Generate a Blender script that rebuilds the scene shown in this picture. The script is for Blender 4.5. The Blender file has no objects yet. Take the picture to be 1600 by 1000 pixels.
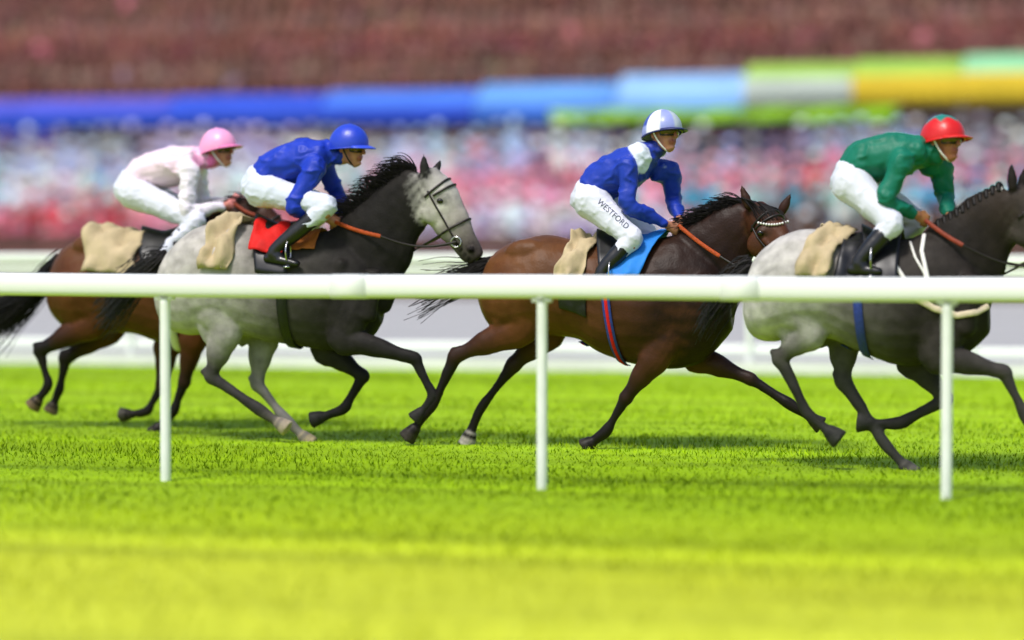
import bpy, bmesh, math, random
import numpy as np
from mathutils import Vector, Matrix, noise
from mathutils.kdtree import KDTree
from mathutils.bvhtree import BVHTree
random.seed(7); RNG = np.random.default_rng(7)
R = math.radians
SC = bpy.context.scene
COL = SC.collection

# ------------------------------------------------------------------ camera, world, sun, exposure
FPX = 4320.0                       # focal length in pixels of a 1600 wide frame
TH, PH = R(14.4), math.atan(140 / FPX)
CAM = Vector((19.2 * math.sin(TH), -19.2 * math.cos(TH), 1.5))
FWD0 = Vector((-math.sin(TH), math.cos(TH), 0)); RGT = Vector((math.cos(TH), math.sin(TH), 0))
FWD = FWD0 * math.cos(PH) - Vector((0, 0, 1)) * math.sin(PH)
UPV = FWD0 * math.sin(PH) + Vector((0, 0, 1)) * math.cos(PH)
cd = bpy.data.cameras.new('camera'); cam = bpy.data.objects.new('camera', cd); COL.objects.link(cam)
cam.matrix_world = Matrix((( RGT.x, UPV.x, -FWD.x, CAM.x), (RGT.y, UPV.y, -FWD.y, CAM.y), (RGT.z, UPV.z, -FWD.z, CAM.z), (0, 0, 0, 1)))
cd.sensor_width = 36; cd.lens = 36 * FPX / 1600; cd.clip_end = 2000; cd.clip_start = .1
cd.dof.use_dof = True; cd.dof.focus_distance = 18.4
cd.dof.aperture_fstop = (cd.lens / 1000) / 0.20          # wide open long lens
SC.camera = cam
SUN_EL, SUN_AZ = R(58), R(200)      # azimuth measured from +Y clockwise: from behind the camera, high
w = bpy.data.worlds.new('World'); SC.world = w; w.use_nodes = True
nt = w.node_tree; bg = nt.nodes['Background']
sky = nt.nodes.new('ShaderNodeTexSky'); sky.sky_type = 'NISHITA'; sky.sun_disc = False
sky.sun_elevation = SUN_EL; sky.sun_rotation = SUN_AZ; sky.air_density = 1.0; sky.dust_density = 2.5; sky.ozone_density = 1.0
nt.links.new(sky.outputs[0], bg.inputs[0]); bg.inputs[1].default_value = 0.08
sl = bpy.data.lights.new('sun', 'SUN'); sun = bpy.data.objects.new('sun', sl); COL.objects.link(sun)
sl.energy = 1.5; sl.angle = R(11); sl.color = (1, .965, .92)
sd = Vector((math.sin(SUN_AZ) * math.cos(SUN_EL), math.cos(SUN_AZ) * math.cos(SUN_EL), math.sin(SUN_EL)))
sun.rotation_euler = sd.to_track_quat('Z', 'Y').to_euler(); sun.location = (0, -10, 30)
vs = SC.view_settings; vs.view_transform = 'Standard'; vs.look = 'None'; vs.gamma = 1; vs.exposure = 1.17
SC.cycles.max_bounces = 6

def P(px, py, Y):
    """point where the sight line of photo pixel (px,py) meets the upright plane at lane Y"""
    ray = FWD + RGT * ((px - 800) / FPX) + UPV * ((500 - py) / FPX)
    return CAM + ray * ((Y - CAM.y) / ray.y)
def scale_at(px, Y):
    return (P(px, 500, Y) - CAM).dot(FWD) / FPX
def plane_x(px, Y): return P(px, 500, Y).x

# ------------------------------------------------------------------ tagging
def tag(o, label=None, cat=None, group=None, kind=None):
    if label: o['label'] = label
    if cat: o['category'] = cat
    if group: o['group'] = group
    if kind: o['kind'] = kind
    return o
def empty(name, loc, rz=0):
    o = bpy.data.objects.new(name, None); COL.objects.link(o); o.location = loc; o.rotation_euler.z = rz
    o.empty_display_size = .2
    return o
def link(name, me, mat, parent=None, world=True):
    o = bpy.data.objects.new(name, me); COL.objects.link(o)
    if mat is not None and len(me.materials) == 0: me.materials.append(mat)
    if parent is not None:
        o.parent = parent
        if world:
            bpy.context.view_layer.update() if False else None
            o.matrix_parent_inverse = wmat(parent).inverted()
    return o
def wmat(o):
    m = Matrix.LocRotScale(o.location, o.rotation_euler, o.scale)
    if o.parent: m = wmat(o.parent) @ o.matrix_parent_inverse @ m
    return m

# ------------------------------------------------------------------ materials
def mat(name, col=(.5, .5, .5), rough=.6, spec=.4, metal=0, attr=False, var=.0, vscale=8, bump=0, bscale=40, sheen=0, coat=0, stretch=None, trans=0):
    m = bpy.data.materials.new(name); m.use_nodes = True
    t = m.node_tree; b = t.nodes['Principled BSDF']
    b.inputs['Roughness'].default_value = rough; b.inputs['Specular IOR Level'].default_value = spec
    b.inputs['Metallic'].default_value = metal
    if sheen: b.inputs['Sheen Weight'].default_value = sheen
    if coat: b.inputs['Coat Weight'].default_value = coat; b.inputs['Coat Roughness'].default_value = .25
    tc = t.nodes.new('ShaderNodeTexCoord'); mp = t.nodes.new('ShaderNodeMapping'); t.links.new(tc.outputs['Object'], mp.inputs[0])
    if stretch: mp.inputs['Scale'].default_value = stretch
    src = None
    if attr:
        a = t.nodes.new('ShaderNodeAttribute'); a.attribute_name = 'Col'; src = a.outputs['Color']
    else:
        c = t.nodes.new('ShaderNodeRGB'); c.outputs[0].default_value = (*col, 1); src = c.outputs[0]
    if var:
        n = t.nodes.new('ShaderNodeTexNoise'); n.inputs['Scale'].default_value = vscale; n.inputs['Detail'].default_value = 5
        t.links.new(mp.outputs[0], n.inputs['Vector'])
        mr = t.nodes.new('ShaderNodeMapRange'); mr.inputs[1].default_value = .3; mr.inputs[2].default_value = .7
        mr.inputs[3].default_value = 1 - var; mr.inputs[4].default_value = 1 + var
        t.links.new(n.outputs['Fac'], mr.inputs[0])
        mx = t.nodes.new('ShaderNodeVectorMath'); mx.operation = 'SCALE'
        t.links.new(src, mx.inputs[0]); t.links.new(mr.outputs[0], mx.inputs['Scale']); src = mx.outputs[0]
    t.links.new(src, b.inputs['Base Color'])
    if bump:
        n2 = t.nodes.new('ShaderNodeTexNoise'); n2.inputs['Scale'].default_value = bscale; n2.inputs['Detail'].default_value = 4
        t.links.new(mp.outputs[0], n2.inputs['Vector'])
        bp = t.nodes.new('ShaderNodeBump'); bp.inputs['Strength'].default_value = bump; bp.inputs['Distance'].default_value = .01
        t.links.new(n2.outputs['Fac'], bp.inputs['Height']); t.links.new(bp.outputs[0], b.inputs['Normal'])
    return m
M = {}
M['bay'] = mat('bay coat', rough=.46, spec=.15, attr=True, var=.25, vscale=6, bump=.22, bscale=70)
M['grey'] = mat('grey coat', rough=.58, spec=.10, attr=True, var=.26, vscale=11, bump=.22, bscale=70)
M['hair'] = mat('black horse hair', (.006, .0045, .004), rough=.5, spec=.18, var=.3, vscale=30)
M['hairgrey'] = mat('dark grey horse hair', (.016, .014, .013), rough=.5, spec=.2, var=.4, vscale=30)
M['eye'] = mat('horse eye', (.006, .004, .003), rough=.08, spec=.6)
M['silk'] = mat('racing silk', rough=.5, spec=.25, attr=True, var=.08, vscale=10, bump=.4, bscale=22)
M['breeches'] = mat('white breeches', rough=.6, spec=.3, attr=True, var=.03, vscale=14, bump=.3, bscale=30)
M['boot'] = mat('black boot leather', (.008, .008, .009), rough=.28, spec=.5, var=.2, vscale=20)
M['skin'] = mat('skin', rough=.5, spec=.35, attr=True, var=.08, vscale=40)
M['cap'] = mat('cap silk', rough=.36, spec=.45, attr=True, var=.04, vscale=20, bump=.2, bscale=30)
M['leather'] = mat('dark leather', (.012, .008, .006), rough=.45, spec=.4, var=.3, vscale=30)
M['black'] = mat('black saddle', (.006, .006, .008), rough=.4, spec=.45, var=.3, vscale=20)
M['beige'] = mat('cream number cloth', (.44, .35, .21), rough=.8, spec=.2, var=.12, vscale=9, bump=.25, bscale=60)
M['steel'] = mat('steel', (.5, .5, .5), rough=.25, metal=1)
M['orange'] = mat('orange rein rubber', (.36, .055, .006), rough=.6, spec=.3, var=.25, vscale=60, bump=.5, bscale=200)
M['rust'] = mat('dull red rein rubber', (.2, .03, .01), rough=.6, spec=.3, var=.25, vscale=60)
M['red'] = mat('red cloth', (.55, .008, .006), rough=.7, spec=.25, var=.15, vscale=12, bump=.3, bscale=50)
M['skyblue'] = mat('bright blue cloth', (.012, .19, .62), rough=.65, spec=.3, var=.1, vscale=12, bump=.25, bscale=50)
M['amber'] = mat('amber strap cloth', (.34, .1, .012), rough=.65, spec=.3, var=.25, vscale=20)
M['bluegirth'] = mat('blue webbing', (.02, .04, .22), rough=.7, var=.2, vscale=40)
M['whiteweb'] = mat('white webbing', (.72, .70, .66), rough=.7, var=.05, vscale=40)
M['cream'] = mat('cream sheepskin', (.6, .5, .36), rough=.9, var=.12, vscale=40)
M['lens'] = mat('goggle lens', (.10, .065, .012), rough=.12, spec=.5)
M['white'] = mat('white plastic rail', (.76, .78, .76), rough=.38, spec=.4, var=.05, vscale=1.5, stretch=(.25, 1, 1))
M['post'] = mat('white plastic post', (.74, .76, .74), rough=.45, spec=.4, var=.06, vscale=7)
M['kerb'] = mat('white painted kerb', (.66, .66, .65), rough=.7, var=.1, vscale=2, stretch=(.5, 1, 1))

# ------------------------------------------------------------------ mesh helpers
class Geo:
    """collects lofts, tubes and boxes with a colour per vertex; build() links them as ONE mesh"""
    def __init__(s): s.v = []; s.f = []; s.c = []
    def add(s, v, f, c):
        o = len(s.v); s.v += [tuple(x) for x in v]; s.f += [tuple(i + o for i in q) for q in f]
        s.c += ([c] * len(v)) if not isinstance(c, list) else c
    def loft(s, rings, cols, n=14, cap=True):
        """rings: (centre, sag_vec, lat_vec)"""
        V, C = [], []
        m = len(rings)
        for (c, a, b), col in zip(rings, cols):
            for k in range(n):
                g = 2 * math.pi * k / n
                V.append(c + a * math.cos(g) + b * math.sin(g)); C.append(col)
        F = []
        for i in range(m - 1):
            for k in range(n):
                k2 = (k + 1) % n
                F.append((i * n + k, i * n + k2, (i + 1) * n + k2, (i + 1) * n + k))
        if cap:
            V.append(rings[0][0]); C.append(cols[0]); V.append(rings[-1][0]); C.append(cols[-1])
            a, b = len(V) - 2, len(V) - 1
            for k in range(n):
                k2 = (k + 1) % n
                F.append((a, k2, k)); F.append((b, (m - 1) * n + k, (m - 1) * n + k2))
        s.add(V, F, C)
    def chain(s, pts, col=None, sub=5, n=14, lat=Vector((0, 1, 0)), round_ends=True):
        """pts: (Vector, sag radius, lat radius[, colour]); smooth tapered limb"""
        pts = [(Vector(p[0]), p[1], p[2], (p[3] if len(p) > 3 else col)) for p in pts]
        D = []
        m = len(pts)
        for i in range(m - 1):
            p0, p1, p2, p3 = pts[max(i - 1, 0)], pts[i], pts[i + 1], pts[min(i + 2, m - 1)]
            for k in range(sub + (1 if i == m - 2 else 0)):
                t = k / sub
                h = lambda a, b, c, d: .5 * ((2 * b) + (c - a) * t + (2 * a - 5 * b + 4 * c - d) * t * t + (3 * b - a - 3 * c + d) * t ** 3)
                pos = h(p0[0], p1[0], p2[0], p3[0])
                cc = tuple(p1[3][q] * (1 - t) + p2[3][q] * t for q in range(3))
                D.append([pos, max(.002, p1[1] + (p2[1] - p1[1]) * (3 * t * t - 2 * t ** 3)), max(.002, p1[2] + (p2[2] - p1[2]) * (3 * t * t - 2 * t ** 3)), cc])
        R_, C_ = [], []
        def frame(i):
            t = (D[min(i + 1, len(D) - 1)][0] - D[max(i - 1, 0)][0])
            t = t.normalized() if t.length > 1e-9 else Vector((1, 0, 0))
            l = lat - t * lat.dot(t)
            if l.length < .05: l = Vector((0, 0, 1)) - t * t.z
            l.normalize(); return t, l, l.cross(t).normalized()
        t0, l0, s0 = frame(0); p, a, b, c = D[0]
        if round_ends:
            for q in (.75, .4):
                e = math.sqrt(1 - q * q); R_.append((p - t0 * min(a, b) * q, s0 * a * e, l0 * b * e)); C_.append(c)
        for i, (p, a, b, c) in enumerate(D):
            t, l, sg = frame(i); R_.append((p, sg * a, l * b)); C_.append(c)
        if round_ends:
            for q in (.4, .75):
                e = math.sqrt(1 - q * q); R_.append((p + t * min(a, b) * q, sg * a * e, l * b * e)); C_.append(c)
        s.loft(R_, C_, n)
    def ball(s, c, r, col, n=12, m=8, rot=None):
        c = Vector(c); r = Vector(r) if not isinstance(r, (int, float)) else Vector((r, r, r))
        V = []; F = []
        for i in range(1, m):
            a = math.pi * i / m
            for k in range(n):
                g = 2 * math.pi * k / n
                p = Vector((r.x * math.sin(a) * math.cos(g), r.y * math.sin(a) * math.sin(g), r.z * math.cos(a)))
                V.append(c + (rot @ p if rot else p))
        for i in range(m - 2):
            for k in range(n):
                k2 = (k + 1) % n; F.append((i * n + k, (i + 1) * n + k, (i + 1) * n + k2, i * n + k2))
        zt = Vector((0, 0, r.z)); V.append(c + (rot @ zt if rot else zt)); V.append(c - (rot @ zt if rot else zt))
        for k in range(n):
            k2 = (k + 1) % n; F.append((len(V) - 2, k, k2)); F.append((len(V) - 1, (m - 2) * n + k2, (m - 2) * n + k))
        s.add(V, F, col)
    def tube(s, pts, r, col=(.5, .5, .5), n=8, flat=None, lat=Vector((0, 1, 0)), sub=4):
        s.chain([(p, r, flat if flat else r) for p in pts], col, sub=sub, n=n, lat=lat, round_ends=False)
    def box(s, lo, hi, col=(.5, .5, .5), rot=None, at=None):
        x0, y0, z0 = lo; x1, y1, z1 = hi
        V = [Vector(p) for p in ((x0, y0, z0), (x1, y0, z0), (x1, y1, z0), (x0, y1, z0), (x0, y0, z1), (x1, y0, z1), (x1, y1, z1), (x0, y1, z1))]
        if rot: V = [rot @ p for p in V]
        if at is not None: V = [p + Vector(at) for p in V]
        s.add(V, [(3, 2, 1, 0), (4, 5, 6, 7), (0, 1, 5, 4), (1, 2, 6, 5), (2, 3, 7, 6), (3, 0, 4, 7)], col)
    def mesh(s, name, smooth=True):
        me = bpy.data.meshes.new(name); me.from_pydata(s.v, [], s.f)
        a = me.color_attributes.new('Col', 'FLOAT_COLOR', 'POINT')
        a.data.foreach_set('color', np.c_[np.array(s.c, dtype=np.float32), np.ones(len(s.c), dtype=np.float32)].ravel())
        me.polygons.foreach_set('use_smooth', [smooth] * len(me.polygons)); me.update()
        return me
    def build(s, name, m, parent=None, smooth=True): return link(name, s.mesh(name, smooth), m, parent)
    def fuse(s, name, m, parent, vox=.013, smooth=4, wrinkle=0, wsc=(9, 9, 9), blend=4, paint=(), muscle=0):
        """union of all pieces as ONE continuous skin, colours carried over from the pieces"""
        src = s.mesh(name + '_pieces'); o = bpy.data.objects.new('tmp', src); COL.objects.link(o)
        r = o.modifiers.new('r', 'REMESH'); r.mode = 'VOXEL'; r.voxel_size = vox
        if smooth:
            q = o.modifiers.new('s', 'SMOOTH'); q.factor = .5; q.iterations = smooth
        dg = bpy.context.evaluated_depsgraph_get()
        me = bpy.data.meshes.new_from_object(o.evaluated_get(dg)); me.name = name
        kd = KDTree(len(s.v))
        for i, p in enumerate(s.v): kd.insert(p, i)
        kd.balance()
        cs = np.array(s.c); out = np.ones((len(me.vertices), 4), dtype=np.float32)
        co = np.zeros(len(me.vertices) * 3, dtype=np.float32); me.vertices.foreach_get('co', co); co = co.reshape(-1, 3)
        for i, p in enumerate(co):
            h = kd.find_n(p, blend); wsum = 0; cc = 0
            for _, j, d in h:
                ww = 1 / (d + .004) ** 2; wsum += ww; cc = cc + cs[j] * ww
            out[i, :3] = cc / wsum
        for a in list(me.color_attributes): me.color_attributes.remove(a)
        if wrinkle:
            nn = np.zeros(len(co) * 3, dtype=np.float32); me.vertices.foreach_get('normal', nn); nn = nn.reshape(-1, 3)
            for i, p in enumerate(co):
                d = noise.fractal(Vector((p[0] * wsc[0], p[1] * wsc[1], p[2] * wsc[2])), 1.0, 2.0, 3)
                co[i] = p + nn[i] * (((1 - min(1, abs(d) * 2.2)) ** 2 - .35) * wrinkle)
            me.vertices.foreach_set('co', co.ravel())
        if muscle:
            nn = np.zeros(len(co) * 3, dtype=np.float32); me.vertices.foreach_get('normal', nn); nn = nn.reshape(-1, 3)
            for i, p in enumerate(co):
                v = Vector((p[0] * 5.5 + p[2] * 2, p[1] * 4, p[2] * 4 - p[0]))
                co[i] = p + nn[i] * (noise.noise(v) * muscle + noise.noise(v * 3.7) * muscle * .35)
            me.vertices.foreach_set('co', co.ravel())
        for cap_, r_, c_ in paint:
            for a_, b_ in zip(cap_, cap_[1:]):
                A_ = np.array(a_); Bv = np.array(b_) - A_
                t = np.clip(((co - A_) @ Bv) / max(1e-9, Bv @ Bv), 0, 1)
                d = np.linalg.norm(co - A_ - t[:, None] * Bv, axis=1)
                k = np.clip((r_ - d) / .008 + .5, 0, 1)[:, None]
                out[:, :3] = out[:, :3] * (1 - k) + np.array(c_) * k
        a = me.color_attributes.new('Col', 'FLOAT_COLOR', 'POINT'); a.data.foreach_set('color', out.ravel())
        me.materials.clear(); me.polygons.foreach_set('use_smooth', [True] * len(me.polygons)); me.update()
        bpy.data.objects.remove(o); bpy.data.meshes.remove(src)
        return link(name, me, m, parent)
def mixc(a, b, t): return tuple(a[i] * (1 - t) + b[i] * t for i in range(3))
def sheet(grid, thick, name, m, parent, col=(.5, .5, .5)):
    """grid of points -> cloth with real thickness"""
    g = Geo(); nu, nv = len(grid), len(grid[0])
    nrm = [[None] * nv for _ in range(nu)]
    for i in range(nu):
        for j in range(nv):
            du = grid[min(i + 1, nu - 1)][j] - grid[max(i - 1, 0)][j]; dv = grid[i][min(j + 1, nv - 1)] - grid[i][max(j - 1, 0)]
            n = du.cross(dv); nrm[i][j] = n.normalized() if n.length > 0 else Vector((0, 0, 1))
    V = [grid[i][j] for i in range(nu) for j in range(nv)] + [grid[i][j] - nrm[i][j] * thick for i in range(nu) for j in range(nv)]
    N = nu * nv; F = []
    for i in range(nu - 1):
        for j in range(nv - 1):
            a, b, c, d = i * nv + j, (i + 1) * nv + j, (i + 1) * nv + j + 1, i * nv + j + 1
            F += [(a, b, c, d), (N + d, N + c, N + b, N + a)]
    for i in range(nu - 1):
        F += [(i * nv, N + i * nv, N + (i + 1) * nv, (i + 1) * nv), (i * nv + nv - 1, (i + 1) * nv + nv - 1, N + (i + 1) * nv + nv - 1, N + i * nv + nv - 1)]
    for j in range(nv - 1):
        F += [(j, j + 1, N + j + 1, N + j), ((nu - 1) * nv + j, N + (nu - 1) * nv + j, N + (nu - 1) * nv + j + 1, (nu - 1) * nv + j + 1)]
    g.add(V, F, col)
    return g.build(name, m, parent)

# ------------------------------------------------------------------ setting
def wide_plane(name, y0, y1, z, m, kind='structure', x0=-400, x1=400, nx=2, ny=2):
    V = [(x0 + (x1 - x0) * i / (nx - 1), y0 + (y1 - y0) * j / (ny - 1), z) for i in range(nx) for j in range(ny)]
    F = [(i * ny + j, (i + 1) * ny + j, (i + 1) * ny + j + 1, i * ny + j + 1) for i in range(nx - 1) for j in range(ny - 1)]
    me = bpy.data.meshes.new(name); me.from_pydata(V, [], F); o = link(name, me, m); o['kind'] = kind; return o
YR, YF = -3.1, 10.15            # near rail line and far rail line

def turf_material():
    m = bpy.data.materials.new('turf'); m.use_nodes = True; t = m.node_tree; b = t.nodes['Principled BSDF']
    b.inputs['Roughness'].default_value = .7; b.inputs['Specular IOR Level'].default_value = .12
    geo = t.nodes.new('ShaderNodeNewGeometry'); sep = t.nodes.new('ShaderNodeSeparateXYZ'); t.links.new(geo.outputs['Position'], sep.inputs[0])
    # strips of different turf along the track: long pale grass by the camera, close green turf on the course
    def nz(scale, sx, sy, det=3):
        mp = t.nodes.new('ShaderNodeMapping'); mp.inputs['Scale'].default_value = (sx, sy, .02)
        n = t.nodes.new('ShaderNodeTexNoise'); n.inputs['Scale'].default_value = scale; n.inputs['Detail'].default_value = det
        t.links.new(geo.outputs['Position'], mp.inputs[0]); t.links.new(mp.outputs[0], n.inputs['Vector']); return n.outputs['Fac']
    wob = nz(1, .06, .6); add = t.nodes.new('ShaderNodeMath'); add.operation = 'MULTIPLY_ADD'
    add.inputs[1].default_value = 1.6; t.links.new(wob, add.inputs[0]); t.links.new(sep.outputs[1], add.inputs[2])
    mr = t.nodes.new('ShaderNodeMapRange'); mr.inputs[1].default_value = -12; mr.inputs[2].default_value = 12
    t.links.new(add.outputs[0], mr.inputs[0])
    rp = t.nodes.new('ShaderNodeValToRGB'); t.links.new(mr.outputs[0], rp.inputs[0])
    e = rp.color_ramp.elements
    stops = [(-11, (.34, .47, .008)), (-8.2, (.49, .53, .034)), (-6.2, (.46, .51, .022)), (-4.6, (.33, .44, .006)), (-3.4, (.25, .38, .003)),
             (-1.6, (.215, .35, .002)), (2, (.26, .42, .003)), (6, (.33, .51, .008)), (11, (.28, .45, .005))]
    e[0].position = (stops[0][0] + 12) / 24; e[0].color = (*stops[0][1], 1)
    e[1].position = (stops[1][0] + 12) / 24; e[1].color = (*stops[1][1], 1)
    for y, c in stops[2:]:
        q = e.new((y + 12) / 24); q.color = (*c, 1)
    f1 = nz(1, .12, 2.2, 6); f2 = nz(1, 9, 14, 4)
    def scale(src, fac, lo, hi, a=.3, bb=.7):
        r = t.nodes.new('ShaderNodeMapRange'); r.inputs[1].default_value = a; r.inputs[2].default_value = bb; r.inputs[3].default_value = lo; r.inputs[4].default_value = hi
        t.links.new(fac, r.inputs[0]); x = t.nodes.new('ShaderNodeVectorMath'); x.operation = 'SCALE'
        t.links.new(src, x.inputs[0]); t.links.new(r.outputs[0], x.inputs['Scale']); return x.outputs[0]
    c = scale(rp.outputs[0], f1, .80, 1.2); c = scale(c, nz(1, .02, 1.1, 4), .86, 1.14); c = scale(c, f2, .90, 1.1)
    at = t.nodes.new('ShaderNodeAttribute'); at.attribute_name = 'tone'
    av = t.nodes.new('ShaderNodeMath'); av.operation = 'ADD'; av.inputs[1].default_value = 1; t.links.new(at.outputs['Fac'], av.inputs[0])
    x = t.nodes.new('ShaderNodeVectorMath'); x.operation = 'SCALE'; t.links.new(c, x.inputs[0]); t.links.new(av.outputs[0], x.inputs['Scale'])
    t.links.new(x.outputs[0], b.inputs['Base Color'])
    tr = t.nodes.new('ShaderNodeBsdfTranslucent'); t.links.new(x.outputs[0], tr.inputs[0])
    return m
M['turf'] = turf_material()
wide_plane('ground', -400, 900, -.012, mat('far ground', (.12, .2, .01), .9))
wide_plane('grass_track', -60, YF - .12, 0, M['turf'])
def grass_blades():
    n = 260000
    # denser close to the lens axis: only the strip this lens and its neighbours can see
    y = RNG.uniform(-10.5, YF - .15, n); x = RNG.uniform(-9.5, 9.5, n) + (y * -.25 + .5)
    h = RNG.uniform(.014, .034, n) * (1 + .3 * np.sin(x * .9 + y * 2.1))
    a = RNG.uniform(0, 6.283, n); wd = RNG.uniform(.003, .006, n); lean = RNG.uniform(0, .04, n); la = RNG.uniform(0, 6.283, n)
    V = np.zeros((n, 3, 3), dtype=np.float32)
    V[:, 0] = np.c_[x - np.cos(a) * wd, y - np.sin(a) * wd, np.full(n, -.004)]
    V[:, 1] = np.c_[x + np.cos(a) * wd, y + np.sin(a) * wd, np.full(n, -.004)]
    V[:, 2] = np.c_[x + np.cos(la) * lean, y + np.sin(la) * lean, h]
    me = bpy.data.meshes.new('grass_blades'); me.vertices.add(n * 3); me.vertices.foreach_set('co', V.ravel())
    me.loops.add(n * 3); me.loops.foreach_set('vertex_index', np.arange(n * 3, dtype=np.int32))
    me.polygons.add(n); me.polygons.foreach_set('loop_start', np.arange(0, n * 3, 3, dtype=np.int32))
    me.update(calc_edges=True)
    at = me.attributes.new('tone', 'FLOAT', 'POINT')
    tone = RNG.uniform(0, .34, n); at.data.foreach_set('value', np.repeat(tone, 3).astype(np.float32))
    # blades take the light the turf takes: normals turned up
    nrm = np.zeros((n * 3, 3), dtype=np.float32); nrm[:, 2] = 1; nrm[:, 0] = np.repeat(np.cos(la) * .45, 3); nrm[:, 1] = np.repeat(np.sin(la) * .45, 3)
    nrm /= np.linalg.norm(nrm, axis=1)[:, None]
    me.polygons.foreach_set('use_smooth', [True] * n); me.normals_split_custom_set_from_vertices(nrm)
    o = link('grass', me, M['turf']); tag(o, 'short bright green racecourse turf under the galloping horses', 'grass', kind='stuff')
grass_blades()

# asphalt apron behind the far rail with worn painted lines
M['asphalt'] = mat('pale worn asphalt', (.36, .355, .35), .85, .2, var=.18, vscale=1.2, stretch=(.15, 1.5, 1), bump=.1, bscale=80)
M['line'] = mat('white painted line', (.6, .6, .6), .7, var=.15, vscale=6)
apron_end = 41.5
wide_plane('path', YF + .03, apron_end, .004, M['asphalt'], x0=-90, x1=70)
for k, py in enumerate((478, 491, 514)):
    yy = CAM.y + (1.5 * FPX / (py - 360)) * math.cos(TH)
    wide_plane('path_marking', yy, yy + .13, .008 + .001 * k, M['line'], x0=-80, x1=60)
g = Geo(); g.box((-70, YF - .11, -.02), (60, YF + .03, .12)); o = g.build('kerb', M['kerb'], smooth=False); o['kind'] = 'structure'

# running rails
def oval_beam(g, x0, x1, y, zc, hz, hy, n=16, seg=1):
    rings = []
    for i in range(seg + 1):
        x = x0 + (x1 - x0) * i / seg
        rings.append((Vector((x, y, zc + .004 * math.sin(x * 1.7))), Vector((0, 0, hz)), Vector((0, hy, 0))))
    # squarish oval
    V = []; C = []
    for c, a, b in rings:
        for k in range(n):
            q = 2 * math.pi * k / n; cs, sn = math.cos(q), math.sin(q)
            f = lambda v: math.copysign(abs(v) ** .62, v)
            V.append(c + a * f(cs) + b * f(sn))
    F = [(i * n + k, i * n + (k + 1) % n, (i + 1) * n + (k + 1) % n, (i + 1) * n + k) for i in range(seg) for k in range(n)]
    F += [tuple(range(n - 1, -1, -1)), tuple(seg * n + k for k in range(n))]
    g.add(V, F, (.5, .5, .5))
rail = empty('running_rail', (0, YR, 0))
tag(rail, 'white plastic running rail in front of the galloping horses, on slim posts', 'rail')
xs = [plane_x(p, YR) for p in (258, 850, 1480)]
step = (xs[2] - xs[0]) / 2
posts = [xs[0] + step * k for k in range(-6, 9)]
g = Geo(); oval_beam(g, posts[0] - .5, posts[-1] + .5, YR, 1.172, .068, .055, seg=60); g.build('rail_beam', M['white'], rail)
for i, x in enumerate(posts):
    g = Geo()
    g.chain([(Vector((x, YR, -.02)), .031, .031), (Vector((x, YR, .5)), .031, .031), (Vector((x, YR, 1.06)), .031, .031), (Vector((x, YR, 1.10)), .045, .045), (Vector((x, YR, 1.12)), .045, .045)], (.5, .5, .5), sub=2, n=14)
    pst = g.build('post', M['post'], rail)
    g = Geo(); oval_beam(g, x + step * .5 - .11, x + step * .5 + .11, YR, 1.172, .0715, .0585, seg=1); g.build('joint_sleeve', M['white'], rail)
    g = Geo(); g.box((x - .055, YR - .03, 1.085), (x + .055, YR + .03, 1.107)); g.build('bracket', M['post'], pst)
far = empty('running_rail', (0, YF, 0))
tag(far, 'white railing with a low second bar, behind the horses along the grey path', 'rail')
g = Geo(); oval_beam(g, -40, 34, YF, 1.19, .055, .05, seg=80); g.build('rail_beam', M['white'], far)
g = Geo(); oval_beam(g, -40, 34, YF + .01, 1.062, .045, .035, seg=80); g.build('rail_beam', M['white'], far)
g = Geo(); oval_beam(g, -40, 34, YF + .06, .235, .06, .03, seg=80); g.build('low_board', M['white'], far)
for k in range(33):
    x = -39.5 + step * k
    g = Geo(); g.chain([(Vector((x, YF + .02, .10)), .036, .03), (Vector((x, YF + .02, .6)), .036, .03), (Vector((x, YF + .005, 1.14)), .036, .03)], (.5, .5, .5), sub=2, n=12)
    g.build('post', M['post'], far)

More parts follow.
